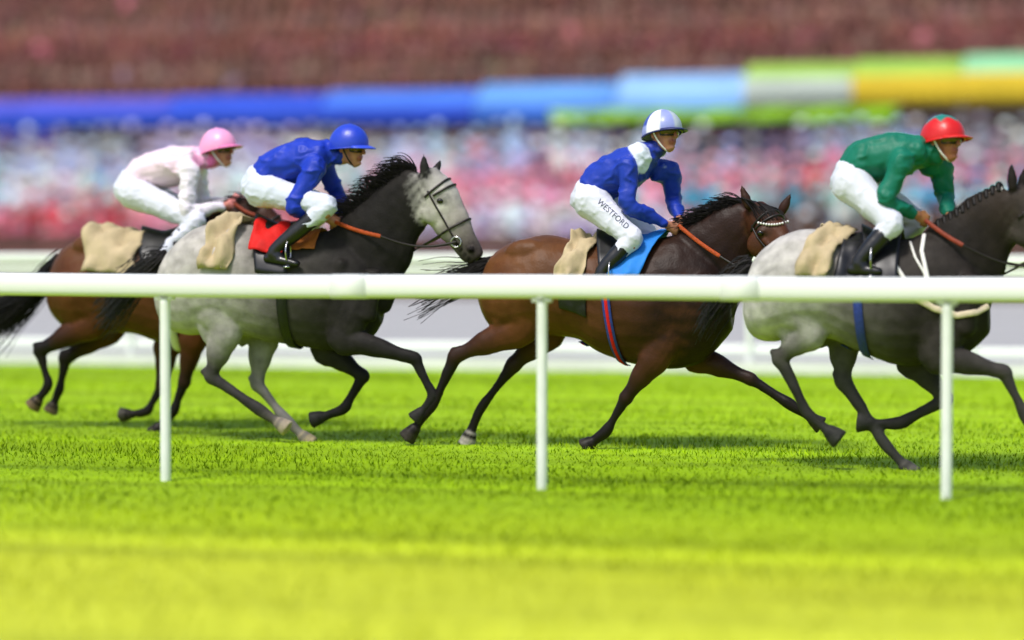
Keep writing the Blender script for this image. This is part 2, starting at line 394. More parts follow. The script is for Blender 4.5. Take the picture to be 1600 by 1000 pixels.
# ------------------------------------------------------------------ stands and spectators
def yd(z): return CAM.y + z * math.cos(TH)      # lane Y whose mid-picture distance is z
def spectator_kit():
    """a few low figures: (verts, faces, slot per vertex) 0 skin 1 hair 2 top 3 bottom 4 hat"""
    kit = []
    for kd in range(8):
        g = Geo(); rs = random.Random(kd)
        hat = kd % 4; arm = rs.uniform(.1, .5)
        S = lambda k: (k, 0, 0)
        g.chain([(Vector((0, 0, 0)), .13, .15, S(3)), (Vector((0, 0, .5)), .13, .17, S(3)), (Vector((0, 0, .9)), .12, .18, S(3))], S(3), sub=1, n=8, lat=Vector((1, 0, 0)))
        g.chain([(Vector((0, 0, .88)), .12, .17, S(2)), (Vector((0, 0, 1.1)), .11, .16, S(2)), (Vector((0, 0, 1.32)), .12, .20, S(2)), (Vector((0, 0, 1.44)), .08, .15, S(2))], S(2), sub=1, n=9, lat=Vector((1, 0, 0)))
        g.chain([(Vector((0, 0, 1.44)), .05, .05, S(0)), (Vector((0, 0, 1.54)), .05, .05, S(0))], S(0), sub=1, n=7, lat=Vector((1, 0, 0)))
        g.ball((0, -.015, 1.62), (.078, .095, .115), S(0), 9, 7)
        g.ball((0, .02, 1.655), (.088, .098, .10), S(1), 9, 6)
        for sx in (-1, 1):
            up = rs.random() < .3
            el = Vector((sx * .25, -.05, 1.12)); ha = Vector((sx * (.10 if up else .2), -.24, 1.5 if up and rs.random() < .4 else 1.05 + arm * .2))
            g.chain([(Vector((sx * .19, 0, 1.37)), .06, .06, S(2)), (el, .048, .048, S(2)), (ha, .038, .038, S(2))], S(2), sub=1, n=6, lat=Vector((1, 0, 0)))
            g.ball(ha + Vector((0, -.02, .02)), .045, S(0), 6, 5)
        if hat == 0:        # wide brim
            g.loft([(Vector((0, 0, z)), Vector((r, 0, 0)), Vector((0, r, 0))) for z, r in ((1.69, .19), (1.71, .20), (1.72, .11), (1.80, .10), (1.82, .04))], [S(4)] * 5, 10)
        elif hat == 1:      # small tilted disc
            g.ball((.03, -.02, 1.745), (.15, .13, .04), S(4), 9, 5)
        elif hat == 2 and kd > 3:
            g.loft([(Vector((0, 0, z)), Vector((r, 0, 0)), Vector((0, r * 1.15, 0))) for z, r in ((1.70, .15), (1.715, .15), (1.72, .095), (1.85, .10), (1.86, .05))], [S(4)] * 5, 10)
        me = np.array(g.v, dtype=np.float32); sl_ = np.array([int(c[0]) for c in g.c])
        q = [f if len(f) == 4 else (f[0], f[1], f[2], f[2]) for f in g.f]
        tri = []
        for f in g.f:
            tri.append((f[0], f[1], f[2]))
            if len(f) == 4: tri.append((f[0], f[2], f[3]))
        kit.append((me, np.array(tri, dtype=np.int32), sl_))
    return kit
KIT = spectator_kit()
SKIN = [(.50, .33, .26), (.45, .29, .23), (.55, .38, .32), (.32, .19, .14), (.42, .26, .2)]
HAIR = [(.03, .018, .01), (.08, .04, .02), (.22, .12, .05), (.012, .01, .01), (.3, .27, .24), (.12, .05, .02)]
def crowd(name, people, label, m):
    V, T, C = [], [], []; off = 0
    for (x, y, z, rz, s, kit, cols) in people:
        v, t, sl_ = KIT[kit]
        c, sn = math.cos(rz) * s, math.sin(rz) * s
        vv = np.empty_like(v); vv[:, 0] = x + v[:, 0] * c - v[:, 1] * sn; vv[:, 1] = y + v[:, 0] * sn + v[:, 1] * c; vv[:, 2] = z + v[:, 2] * s
        V.append(vv); T.append(t + off); off += len(v); C.append(np.array(cols, dtype=np.float32)[sl_])
    V = np.concatenate(V); T = np.concatenate(T); C = np.concatenate(C)
    me = bpy.data.meshes.new(name); me.vertices.add(len(V)); me.vertices.foreach_set('co', V.ravel().astype(np.float32))
    me.loops.add(T.size); me.loops.foreach_set('vertex_index', T.ravel().astype(np.int32))
    me.polygons.add(len(T)); me.polygons.foreach_set('loop_start', np.arange(0, T.size, 3, dtype=np.int32)); me.update(calc_edges=True)
    a = me.color_attributes.new('Col', 'FLOAT_COLOR', 'POINT'); a.data.foreach_set('color', np.c_[C, np.ones(len(C))].astype(np.float32).ravel())
    me.polygons.foreach_set('use_smooth', [True] * len(T))
    o = link(name, me, m); tag(o, label, 'crowd', kind='stuff'); return o
M['crowd'] = mat('crowd clothes', rough=.75, spec=.2, attr=True)
def jit(c, a=.25):
    k = random.uniform(1 - a, 1 + a); return tuple(max(.004, min(.85, v * k * random.uniform(.88, 1.12))) for v in c)
W_, LIL, PBL, TEAL, CYAN, PNK, RED, ROSE, MAUV, GRY, BRN, NAVY, BLK = ((.7, .7, .7), (.52, .48, .66), (.36, .46, .66), (.36, .58, .58), (.03, .32, .5), (.68, .27, .36), (.62, .07, .09),
    (.58, .17, .22), (.3, .22, .3), (.26, .27, .3), (.09, .045, .03), (.025, .03, .08), (.012, .012, .014))
# what the spectators of each terrace row wear, by stretch of the terrace: (left, middle, right)
ROWS = [((ROSE, PNK, RED, MAUV), (LIL, W_, LIL, W_), (BRN, MAUV, BRN, GRY)),
        ((PNK, RED, PNK, LIL), (W_, LIL, W_, PBL), (W_, BRN, W_, LIL)),
        ((TEAL, PNK, TEAL, W_), (PNK, PNK, W_, ROSE), (CYAN, CYAN, TEAL, W_)),
        ((W_, TEAL, W_, PBL), (PNK, PNK, LIL, W_), (RED, PNK, LIL, GRY)),
        ((PBL, W_, LIL, PBL), (PBL, W_, PBL, LIL), (TEAL, GRY, GRY, MAUV)),
        ((GRY, MAUV, GRY, LIL), (PBL, GRY, PBL, GRY), (GRY, PBL, NAVY, GRY))]
Z0 = 62.6; RUN, RISE = .95, .43
people = []
for r, zones in enumerate(ROWS):
    y = yd(Z0 + r * RUN); fl = .12 + r * RISE
    x = -38.0
    while x < 24:
        x += random.uniform(.40, .56)
        px = 800 + FPX * ((x - CAM.x) * RGT.x + (y - CAM.y) * RGT.y) / ((x - CAM.x) * FWD0.x + (y - CAM.y) * FWD0.y)
        px += random.gauss(0, 60)
        zc = zones[0] if px < 560 else zones[1] if px < 1060 else zones[2]
        pick = zc[int(4 * (.5 + .9 * noise.noise(Vector((x * .10, r * 7.3, 1.7)))) + random.gauss(0, .25)) % 4]
        top = jit(pick, .10) if random.random() < .95 else jit(random.choice((NAVY, GRY, W_, PNK)))
        hatc = jit(pick if random.random() < .85 else W_, .10); kit = random.choice((0, 0, 4, 0, 5, 0, 4, 0, 4, 0, 6))
        cols = [jit(random.choice(SKIN), .12), jit(random.choice(HAIR)), top, jit(random.choice((top, NAVY, GRY, BLK))), hatc]
        people.append((x, y + random.uniform(-.18, .18), fl, random.gauss(.25, .35), random.uniform(.93, 1.06), kit, cols))
crowd('spectator_crowd', people, 'lower crowd of racegoers in pink, white and pale blue behind the brown barrier', M['crowd'])
people = []
UZ0, UFL, URUN, URISE = 78.0, 4.0, .85, .42
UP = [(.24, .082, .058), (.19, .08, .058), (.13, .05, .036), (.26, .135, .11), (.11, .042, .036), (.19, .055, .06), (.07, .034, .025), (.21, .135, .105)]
for r in range(11):
    y = yd(UZ0 + r * URUN); fl = UFL + r * URISE; x = -46.0; base = UP[(r * 3 + 1) % 8]
    while x < 30:
        x += random.uniform(.38, .52)
        top = jit(mixc(base, random.choice(UP), random.random() * .6), .25)
        if random.random() < .012: top = jit(random.choice((MAUV, ROSE)), .2)
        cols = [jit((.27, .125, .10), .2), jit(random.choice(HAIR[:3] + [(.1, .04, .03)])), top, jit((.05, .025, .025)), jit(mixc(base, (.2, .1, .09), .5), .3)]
        people.append((x, y + random.uniform(-.12, .12), fl, random.gauss(.2, .35), random.uniform(.92, 1.05), random.choice((2, 3, 3, 2, 6, 1)), cols))
crowd('spectator_crowd', people, 'upper crowd in brown and dark red clothes packed in the stand', M['crowd'])

stand = empty('grandstand', (-6, yd(78), 0))
tag(stand, 'large brown and brick red grandstand packed with people behind the awnings', 'grandstand')
M['terrace'] = mat('brown terrace boards', (.12, .055, .042), .8, var=.25, vscale=2, stretch=(.2, 1, 1))
M['brick'] = mat('brick wall', (.17, .058, .045), .85, var=.25, vscale=6)
M['roofm'] = mat('grey sheeting', (.16, .15, .15), .7, var=.1, vscale=1)
M['concrete'] = mat('grey terrace concrete', (.2, .19, .185), .85, var=.15, vscale=2)
g = Geo()
for r in range(12):
    g.box((-50, yd(UZ0 + (r - .5) * URUN), 3.0), (38, yd(UZ0 + (r + .5) * URUN) - .002, UFL + r * URISE))
g.build('terrace', M['terrace'], stand, False)
for r in range(11):
    g = Geo(); g.box((-50, yd(UZ0 + (r + .3) * URUN), UFL + r * URISE + .38), (38, yd(UZ0 + (r + .46) * URUN), UFL + r * URISE + .44)); 
    g.box((-50, yd(UZ0 + (r + .46) * URUN), UFL + r * URISE + .42), (38, yd(UZ0 + (r + .475) * URUN), UFL + r * URISE + .74)); g.build('bench', M['brick'], stand, False)
g = Geo(); g.box((-50, yd(UZ0 - .5 * URUN) - .25, 0), (38, yd(UZ0 - .5 * URUN) - .003, 4.1)); g.build('front_wall', M['brick'], stand, False)
g = Geo(); g.box((-50, yd(UZ0 + 11.5 * URUN) + .01, 0), (38, yd(UZ0 + 11.5 * URUN) + .35, 14)); g.build('back_wall', M['brick'], stand, False)
g = Geo(); g.box((-52, yd(UZ0 + 7.5 * URUN), 11.4), (40, yd(UZ0 + 13 * URUN), 11.75)); g.build('roof', M['roofm'], stand, False)  # unseen roof slab above the frame, added to shade the back rows
for k in range(9):
    g = Geo(); x = -48 + k * 10.2; g.box((x - .1, yd(UZ0 + 9.32 * URUN) - .1, 7), (x + .1, yd(UZ0 + 9.32 * URUN) + .1, 11.4)); g.build('column', M['roofm'], stand, False)
g = Geo()
for z in (4.55, 4.95):
    g.tube([Vector((-50, yd(UZ0 - .5 * URUN) - .12, z)), Vector((38, yd(UZ0 - .5 * URUN) - .12, z))], .03, n=8, sub=1)
g.build('handrail', M['roofm'], stand)
low = empty('terrace', (-6, yd(Z0), 0)); tag(low, 'stepped terrace of grey concrete under the lower crowd', 'terrace')
g = Geo()
for r in range(len(ROWS)):
    g.box((-44, yd(Z0 + (r - .5) * RUN), 0), (30, yd(Z0 + (r + .5) * RUN) - .002, .12 + r * RISE))
g.build('steps', M['concrete'], low, False)
for r, zones in enumerate(ROWS):            # painted boards on the rail in front of each step
    y = yd(Z0 + (r - .42) * RUN); x = -40.0; rr = random.Random(r + 40)
    while x < 26:
        L_ = rr.uniform(4, 8.5)
        px = 800 + FPX * ((x + L_ / 2 - CAM.x) * RGT.x + (y - CAM.y) * RGT.y) / ((x + L_ / 2 - CAM.x) * FWD0.x + (y - CAM.y) * FWD0.y)
        zc = zones[0] if px < 560 else zones[1] if px < 1060 else zones[2]
        c_ = rr.choice(zc[:3]); nm = 'board paint %d' % (hash(c_) % 9999)
        m_ = bpy.data.materials.get(nm) or mat(nm, tuple(v * .9 for v in c_), .7, .2, var=.1, vscale=1.5, stretch=(.2, 1, 1))
        g = Geo(); z_ = .12 + r * RISE; g.box((x, y, z_ + .62), (x + L_ - .01, y + .03, z_ + .62 + rr.uniform(.22, .32)))
        for k in range(3): g.box((x + .1 + k * (L_ - .3) / 2, y + .032, z_ + .0), (x + .16 + k * (L_ - .3) / 2, y + .07, z_ + .8))
        g.build('rail_board', m_, low, False); x += L_
# dark timber barrier along the back of the path
M['timber'] = mat('dark brown barrier boards', (.085, .038, .026), .75, var=.3, vscale=3, stretch=(.3, 1, 1))
bar = empty('barrier', (-6, yd(61.6), 0)); tag(bar, 'dark brown timber barrier between the grey path and the crowd', 'barrier')
g = Geo()
for z0, z1 in ((.02, .5), (.53, .98), (1.01, 1.36)): g.box((-44, yd(61.6), z0), (30, yd(61.6) + .05, z1))
g.build('board_panel', M['timber'], bar, False)
g = Geo(); g.box((-44, yd(61.6) - .04, 1.37), (30, yd(61.6) + .09, 1.43)); g.build('top_rail', M['timber'], bar, False)
for k in range(31):
    g = Geo(); x = -43.8 + k * 2.4; g.box((x, yd(61.6) - .05, 0), (x + .1, yd(61.6) - .003, 1.365)); g.build('post', M['timber'], bar, False)

# awnings along the front of the stand
def cloth_mat(name, c): return mat(name, c, .7, .25, var=.14, vscale=1.4, stretch=(.5, 1, 2.5), bump=.3, bscale=6)
AW = {'blue': cloth_mat('royal blue awning cloth', (.022, .07, .52)), 'violet': cloth_mat('violet blue awning cloth', (.09, .085, .48)), 'sky': cloth_mat('light blue awning cloth', (.10, .27, .60)), 'pale': cloth_mat('pale cream blue awning cloth', (.42, .47, .42)),
      'yellow': cloth_mat('yellow awning cloth', (.62, .44, .025)), 'lime': cloth_mat('lime awning cloth', (.26, .44, .06)), 'mint': cloth_mat('mint awning cloth', (.22, .50, .26)), 'deep': cloth_mat('deep blue awning cloth', (.012, .03, .30))}
def awning(x0, x1, z, h_low, h_mid, h_top, val, top, label, group):
    y = yd(z); a = empty('awning', ((x0 + x1) / 2, y, 0)); tag(a, label, 'awning', group)
    n = 17
    sag = lambda t: -.05 * math.sin(math.pi * ((t * 4) % 1))
    ys = lambda x: y
    grid = [[Vector((x0 + (x1 - x0) * i / (n - 1), y + .95 * j / 4, h_mid + (h_top - h_mid) * j / 4 + sag(i / (n - 1)) * (1 - j / 4) * j / 2)) for j in range(5)] for i in range(n)]
    sheet(grid, .012, 'canopy', AW[top], a)
    m_ = 49
    grid = [[Vector((x0 + (x1 - x0) * i / (m_ - 1), y - .012 + .02 * math.sin(i * 1.1), h_mid - (h_mid - h_low) * j / 3 - (.05 * abs(math.sin(i / (m_ - 1) * math.pi * 8)) if j == 3 else 0))) for j in range(4)] for i in range(m_)]
    sheet(grid, .01, 'valance', AW[val], a)
    for x in (x0 + .05, x1 - .05):
        g = Geo(); g.tube([Vector((x, y + .06, 0)), Vector((x, y + .06, h_mid - .02))], .03, n=8, sub=1); g.build('pole', M['roofm'], a)
LB = 'plain royal blue awning in the long row before the brown stand'
def hz(py, z): return 1.5 + (360 - py) * z / FPX
zA = 72.0
xa = [plane_x(p, yd(zA)) for p in (-700, -460, -220, 20, 260, 500, 740, 960, 1170)]
kinds = [('blue', 'blue')] * 5 + [('blue', 'mid')] + [('mid', 'sky'), ('sky', 'palesky')]
AW['mid'] = cloth_mat('mid blue awning cloth', (.05, .16, .62)); AW['palesky'] = cloth_mat('pale blue awning cloth', (.22, .40, .66))
HT = (143, 143, 143, 142, 140, 136, 128, 117)
for k in range(8):
    v, t = kinds[k]
    lbl = LB if k < 5 else ('royal blue awning with a lighter mid blue top, last of the dark blue run', 'mid blue awning with a light blue top, next to the pale blue one', 'light blue awning with a pale blue top, beside the cream and lime one')[k - 5]
    awning(xa[k] + .004, xa[k + 1] - .004, zA, hz(193, zA), hz(166 - k * .8, zA), hz(HT[k], zA), v, 'violet' if k in (2, 3) else t, lbl, 'awnings in front of the stand')
zB = 69.0
xb = [plane_x(p, yd(zB)) for p in (1160, 1330, 1500, 1690, 1900, 2150)]
for k in range(5):
    lbl = ['pale cream awning with a lime top, at the end of the blue row', 'yellow awning with a lime top, next to the pale cream one', 'yellow awning with a mint green top above the red cap', 'yellow awning with a mint green top at the frame edge', 'yellow awning with a mint green top at the far end'][k]
    awning(xb[k] + .004, xb[k + 1] - .004, zB, hz(170, zB), hz(128 - k * 2, zB), hz(103 - k * 5, zB), 'pale' if k == 0 else 'yellow', 'lime' if k < 2 else 'mint', lbl, 'awnings in front of the stand')
def banner(px0, px1, z, py0, py1, m, label):
    y = yd(z); x0, x1 = plane_x(px0, y), plane_x(px1, y); z0, z1 = hz(py1, z), hz(py0, z)
    b = empty('banner', ((x0 + x1) / 2, y, 0)); tag(b, label, 'banner')
    n = 60
    grid = [[Vector((x0 + (x1 - x0) * i / n, y + .03 * math.sin(i * .7 + j), z1 + (z0 - z1) * j / 3 - .03 * math.sin(math.pi * (i / n * 6 % 1)))) for j in range(4)] for i in range(n + 1)]
    sheet(grid, .01, 'cloth', m, b)
    for x in np.linspace(x0, x1, 4):
        g = Geo(); g.tube([Vector((x, y + .06, 1.5)), Vector((x, y + .06, z1 + .05))], .025, n=8, sub=1); g.build('pole', M['roofm'], b)
banner(860, 1400, 68.3, 173, 194, cloth_mat('lime green banner cloth', (.24, .48, .012)), 'long lime green banner behind the cap of the jockey in blue and white')
banner(-60, 90, 70.0, 190, 218, AW['deep'], 'short dark blue banner hanging lower than the blue awnings')

# ------------------------------------------------------------------ horses
def darken(c, k):
    if isinstance(c, dict): return {a: darken(b, k) for a, b in c.items()}
    if isinstance(c, list): return [darken(b, k) for b in c]
    if callable(c): return lambda x, v=0, c=c: darken(c(x, v), k)
    if isinstance(c[0], tuple): return tuple(darken(b, k) for b in c)
    return tuple(v * k for v in c)
def build_horse(H):
    Y = H['lane']; name = H['name']
    H['col'] = darken(H['col'], .72)
    s = lambda x: scale_at(x, Y)
    cx = sum(t[0] for t in H['trunk']) / len(H['trunk'])
    base = P(cx, 500, Y); root = empty(name, (base.x, Y, 0)); tag(root, H['label'], 'horse', 'racehorses with jockeys')
    body = Geo(); cc = H['col']                     # colour function over photo-x for the trunk; dict for others
    # trunk
    rings, cols = [], []
    T = H['trunk']; dense = []
    for i in range(len(T) - 1):
        for k in range(4 + (1 if i == len(T) - 2 else 0)):
            t = k / 4
            a, b, c, d = (T[max(i - 1, 0)], T[i], T[i + 1], T[min(i + 2, len(T) - 1)])
            q = [.5 * ((2 * b[m]) + (c[m] - a[m]) * t + (2 * a[m] - 5 * b[m] + 4 * c[m] - d[m]) * t * t + (3 * b[m] - a[m] - 3 * c[m] + d[m]) * t ** 3) for m in range(4)]
            dense.append(q)
    for x, tp, bt, wd in dense:
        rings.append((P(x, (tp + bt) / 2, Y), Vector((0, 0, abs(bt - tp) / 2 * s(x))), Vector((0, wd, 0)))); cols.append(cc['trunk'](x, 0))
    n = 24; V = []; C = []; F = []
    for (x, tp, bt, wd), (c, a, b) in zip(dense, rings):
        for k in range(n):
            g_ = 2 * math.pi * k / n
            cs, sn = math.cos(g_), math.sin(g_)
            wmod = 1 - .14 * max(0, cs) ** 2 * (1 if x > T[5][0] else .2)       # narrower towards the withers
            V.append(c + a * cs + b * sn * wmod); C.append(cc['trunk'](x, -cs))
    m = len(dense)
    F = [(i * n + k, i * n + (k + 1) % n, (i + 1) * n + (k + 1) % n, (i + 1) * n + k) for i in range(m - 1) for k in range(n)]
    V += [rings[0][0], rings[-1][0]]; C += [cols[0], cols[-1]]
    F += [(n * m, (k + 1) % n, k) for k in range(n)] + [(n * m + 1, (m - 1) * n + k, (m - 1) * n + (k + 1) % n) for k in range(n)]
    body.add(V, F, C)
    # neck
    neck = H['neck']
    NP = [(P(x, y, Y + (q[4] if len(q) > 4 else 0)), r * s(x), wd, cc['neck'](i / (len(neck) - 1))) for i, q in enumerate(neck) for x, y, r, wd in [q[:4]]]
    body.chain(NP, sub=6, n=18)
    # crest muscle and underside kept inside the same chain; withers ridge
    # head
    head = H['head']
    HP = [(P(q[0], q[1], Y + q[4]), q[2] * s(q[0]), q[3], cc['head'](i / (len(head) - 1))) for i, q in enumerate(head)]
    hl = (P(head[-1][0], head[-1][1], Y + head[-1][4]) - P(head[0][0], head[0][1], Y + head[0][4]))
    # the skull's cross axis turns with the head
    yaw = H.get('headyaw', 0); lat = Vector((-math.sin(yaw), math.cos(yaw), 0))
    body.chain(HP, sub=5, n=18, lat=lat)
    ax = hl.normalized(); up = lat.cross(ax).normalized()
    if up.z < 0: up = -up
    latn = ax.cross(up).normalized(); latn = latn if latn.y > 0 else -latn
    L = hl.length
    h0 = HP[0][0]
    at = lambda t, u, l: h0 + ax * (t * L) + up * u + latn * l
    for sg in (-1, 1):          # cheek, brow, nostril
        body.ball(at(.34, -.055, sg * .05), (.105, .045, .095), cc['head'](.35), 12, 8)
        body.ball(at(.29, .045, sg * .066), (.05, .032, .034), mixc(cc['head'](.2), (.02, .017, .015), .45), 10, 6); body.chain([(at(.36, .01, sg * .075), .016, .014, cc['head'](.3)), (at(.62, .012, sg * .058), .012, .010, cc['head'](.6))], sub=3, n=8)
        body.ball(at(.93, .022, sg * .043), (.04, .025, .032), mixc(cc['head'](.95), (.01, .008, .008), .3), 10, 6)
        body.ball(at(.945, .022, sg * .066), (.024, .018, .018), (.004, .003, .003), 8, 6); body.chain([(at(.82, -.045, sg * .05), .008, .008, (.006, .005, .004)), (at(1.0, -.032, sg * .04), .008, .008, (.006, .005, .004))], sub=3, n=6)
    body.ball(at(.97, -.05, 0), (.05, .04, .03), mixc(cc['head'](1), (.02, .015, .015), .4), 10, 6)
    # ears
    for (bx, by, tx, ty, dy) in H['ears']:
        b0, t0 = P(bx, by, Y + dy), P(tx, ty, Y + dy)
        body.chain([(b0 - (t0 - b0) * .15, .030, .026), (b0 + (t0 - b0) * .3, .036, .026), (b0 + (t0 - b0) * .7, .024, .017), (t0, .007, .007)], cc['ear'], sub=4, n=10)
    # legs
    for i, (hip, stf, hock, fet, hoof, sgn) in enumerate(H['hind']):
        o1, o2 = sgn * .12, sgn * .10
        pt = lambda p, dy: P(p[0], p[1], Y + dy)
        A, B, Cc, D, E = pt(hip, o1), pt(stf, o1 * 1.05), pt(hock, o2), pt(fet, o2), pt(hoof, o2)
        cu, cm, cl, ch = cc['hind'][i]
        g1 = B.lerp(Cc, .45); pst = D.lerp(E, .5)
        back = (Cc - B).normalized().cross(Vector((0, 1, 0))).normalized()
        body.chain([(A, .25, .13, cu), (A.lerp(B, .55), .21, .13, cu), (B, .135, .092, cu), (g1, .094, .072, mixc(cu, cm, .5)), (B.lerp(Cc, .82), .055, .046, cm),
                    (Cc, .060, .045, cm), (Cc.lerp(D, .22), .042, .034, cl), (Cc.lerp(D, .6), .032, .028, cl), (D.lerp(Cc, .06), .042, .036, cl), (pst, .032, .030, mixc(cl, ch, .3)), (D.lerp(E, .8), .040, .040, ch)], sub=4, n=14)
        # hock point
        hp = Cc + ((Cc - D).normalized() * .035) + Vector((-.035, 0, .01))
        body.chain([(hp, .024, .022, cm), (Cc.lerp(B, .3), .02, .02, cm)], sub=3, n=8)
        hoof_geo(body, D, E, H['hoofcol'][i])
    for i, (sh, elb, knee, fet, hoof, sgn) in enumerate(H['fore']):
        pt = lambda p, dy: P(p[0], p[1], Y + dy)
        A, B, Cc, D, E = pt(sh, sgn * .13), pt(elb, sgn * .155), pt(knee, sgn * .12), pt(fet, sgn * .11), pt(hoof, sgn * .11)
        cu, cm, cl, ch = cc['fore'][i]
        pst = D.lerp(E, .5)
        body.chain([(A, .2, .08, cu), (A.lerp(B, .5), .16, .09, cu), (B, .115, .085, cu), (B.lerp(Cc, .35), .082, .068, mixc(cu, cm, .4)), (B.lerp(Cc, .82), .048, .045, cm),
                    (Cc, .052, .047, cm), (Cc.lerp(D, .2), .037, .034, cl), (Cc.lerp(D, .6), .030, .028, cl), (D.lerp(Cc, .06), .041, .036, cl), (pst, .032, .030, mixc(cl, ch, .3)), (D.lerp(E, .8), .040, .040, ch)], sub=4, n=14)
        hoof_geo(body, D, E, H['hoofcol'][2 + i])
    for (hip, stf, hock, fet, hoof, sgn), hc_ in zip(H['hind'], cc['hind']):
        a_, b_ = P(hip[0], hip[1], Y + sgn * .19), P(stf[0], stf[1], Y + sgn * .15)
        body.chain([(a_ + Vector((-.12, 0, .05)), .07, .05, hc_[0]), (a_.lerp(b_, .5) + Vector((-.13, 0, 0)), .09, .06, hc_[0]), (b_ + Vector((-.13, -sgn * .03, -.06)), .05, .04, hc_[0])], sub=4, n=10)
        body.ball(P(hip[0] + 10, hip[1] - 45, Y + sgn * .13), (.17, .10, .10), cc['trunk'](hip[0], 0), 12, 8)
    for (sh, elb, knee, fet, hoof, sgn), fc_ in zip(H['fore'], cc['fore']):
        a_, b_ = P(sh[0], sh[1], Y + sgn * .20), P(elb[0], elb[1], Y + sgn * .17)
        body.chain([(a_ + Vector((-.14, -sgn * .03, .12)), .06, .05, cc['trunk'](sh[0], 0)), (a_.lerp(b_, .55) + Vector((-.10, 0, 0)), .085, .06, cc['trunk'](sh[0], 0)), (b_ + Vector((-.03, 0, .02)), .06, .045, fc_[0])], sub=4, n=10)
        body.chain([(a_ + Vector((.10, -sgn * .02, .05)), .07, .05, cc['trunk'](sh[0], 0)), (a_.lerp(b_, .6) + Vector((.13, -sgn * .02, 0)), .07, .055, cc['trunk'](sh[0], 0))], sub=4, n=10)
    # pectoral swell between the shoulders
    fx = T[-3]
    body.ball(P(fx[0] + 8, (fx[1] + fx[2]) / 2 + 22, Y), (.13, .17, .17), cc['trunk'](fx[0], .3), 12, 8)
    bo = body.fuse('body', H['mat'], root, vox=.0115, smooth=6, muscle=.0075)
    me = bo.data
    bvh = BVHTree.FromPolygons([v.co.copy() for v in me.vertices], [tuple(p.vertices) for p in me.polygons])
    # eyes
    for sg in (-1, 1):
        c = at(.30, .035, sg * .3); hit = bvh.ray_cast(c, -latn * sg, .5)
        p = hit[0] if hit[0] else at(.30, .035, sg * .075)
        g = Geo(); g.ball(p - latn * sg * .008, (.026, .018, .021), (.01, .01, .01), 12, 8); g.build('eye', M['eye'], root)
    # ---------- tack: everything laid on the coat by casting rays to it
    def station(x):
        i = max(0, min(len(T) - 2, next((k for k in range(len(T) - 1) if T[k + 1][0] >= x), len(T) - 2)))
        t = (x - T[i][0]) / (T[i + 1][0] - T[i][0]); q = [T[i][m_] * (1 - t) + T[i + 1][m_] * t for m_ in range(4)]
        return P(x, (q[1] + q[2]) / 2, Y), (q[2] - q[1]) / 2 * s(x), q[3]
    def on(x, ang, off):
        """ang 0 = spine, + = towards the lens, pi = belly"""
        c, a, b = station(x)
        d = Vector((0, -math.sin(ang) * b, math.cos(ang) * a)); k = d.length; d.normalize()
        o_ = c + d * (k * 1.45 + .05); hit = bvh.ray_cast(o_, -d, k * 1.4)
        p_ = hit[0] if hit[0] else c + d * k
        if abs(ang) > 1.75 and (p_ - c).length > k * 1.06: p_ = c + d * k * 1.01
        return p_ + d * off
    def drape(xt0, xt1, slant, a0, a1, off, name_, m_, wr=.0, nu=16, nv=40, par=None, seed=0, flare=0):
        grid = []
        for i in range(nu):
            row = []
            for j in range(nv):
                ang = a0 + (a1 - a0) * j / (nv - 1)
                f = abs(ang) / 1.2
                x = xt0 + (xt1 - xt0) * i / (nu - 1) + slant * f + flare * f * (i / (nu - 1) - .5) + (wr * 240 * noise.noise(Vector((ang * 2.2, i * .12, seed + 3.3))) if wr > .015 else 0)
                w_ = noise.fractal(Vector((x * .055 + seed, ang * 2.6, seed)), 1, 2, 3) if wr else 0
                row.append(on(x, ang, off + wr * (w_ * .8 + .3 + .35 * math.sin(x * .18 + ang * 5 + seed))))
            grid.append(row)
        return sheet(grid, .006, name_, m_, par or root)
    H['tack'](H, drape, on, root)
    # bridle
    def hring(t, off, n_=22, tilt=0):
        c = at(t, 0, 0); pts = []
        for k in range(n_ + 1):
            g_ = 2 * math.pi * k / n_
            d = up * math.cos(g_) + latn * math.sin(g_) + ax * tilt * math.cos(g_)
            d.normalize(); o_ = c + d * .35; hit = bvh.ray_cast(o_, -d, .34)
            pts.append((hit[0] if hit[0] else c + d * .08) + d * off)
        return pts
    br = empty('bridle', (0, 0, 0)); br.parent = root; br.matrix_parent_inverse = wmat(root).inverted()
    def strap(pts, w_, name_, m_=None, par=br, th=.003):
        g = Geo(); g.chain([(p, w_, w_) for p in pts], (.01, .01, .01), sub=2, n=7, round_ends=False); return g.build(name_, m_ or M['leather'], par)
    strap(hring(.62, .003, tilt=.1), .0085, 'noseband', H.get('nosemat'))
    hp_ = hring(.16, .005, tilt=-.1); strap(hp_[-8:-1] + hp_[:8], .0085, 'headpiece')
    bb = hring(.21, .006, tilt=.05)
    strap(bb[-6:] + bb[1:6], .0085, 'browband', H.get('browmat'))
    for sg in (-1, 1):
        pts = []
        for t, u in ((.13, .0), (.3, -.01), (.5, -.02), (.66, -.03), (.78, -.035)):
            c = at(t, u, sg * .3); hit = bvh.ray_cast(c, -latn * sg, .4); pts.append((hit[0] if hit[0] else at(t, u, sg * .06)) + latn * sg * .004)
        strap(pts, .007, 'cheek_strap')
        g = Geo(); bit = pts[-1] + latn * sg * .008
        g.tube([bit + ax * .036 * math.cos(q) + up * .036 * math.sin(q) for q in np.linspace(0, 6.283, 17)], .005, n=6, sub=1, lat=latn); g.build('bit_ring', M['steel'], br)
        # reins: rubber grip at the hand, bare leather to the bit
        hx, hy, hd = H['hands'][0 if sg < 0 else 1]; hand = P(hx, hy, Y + hd)
        gx, gy, gd = H['grip']; gp = P(gx, gy, Y + sg * gd)
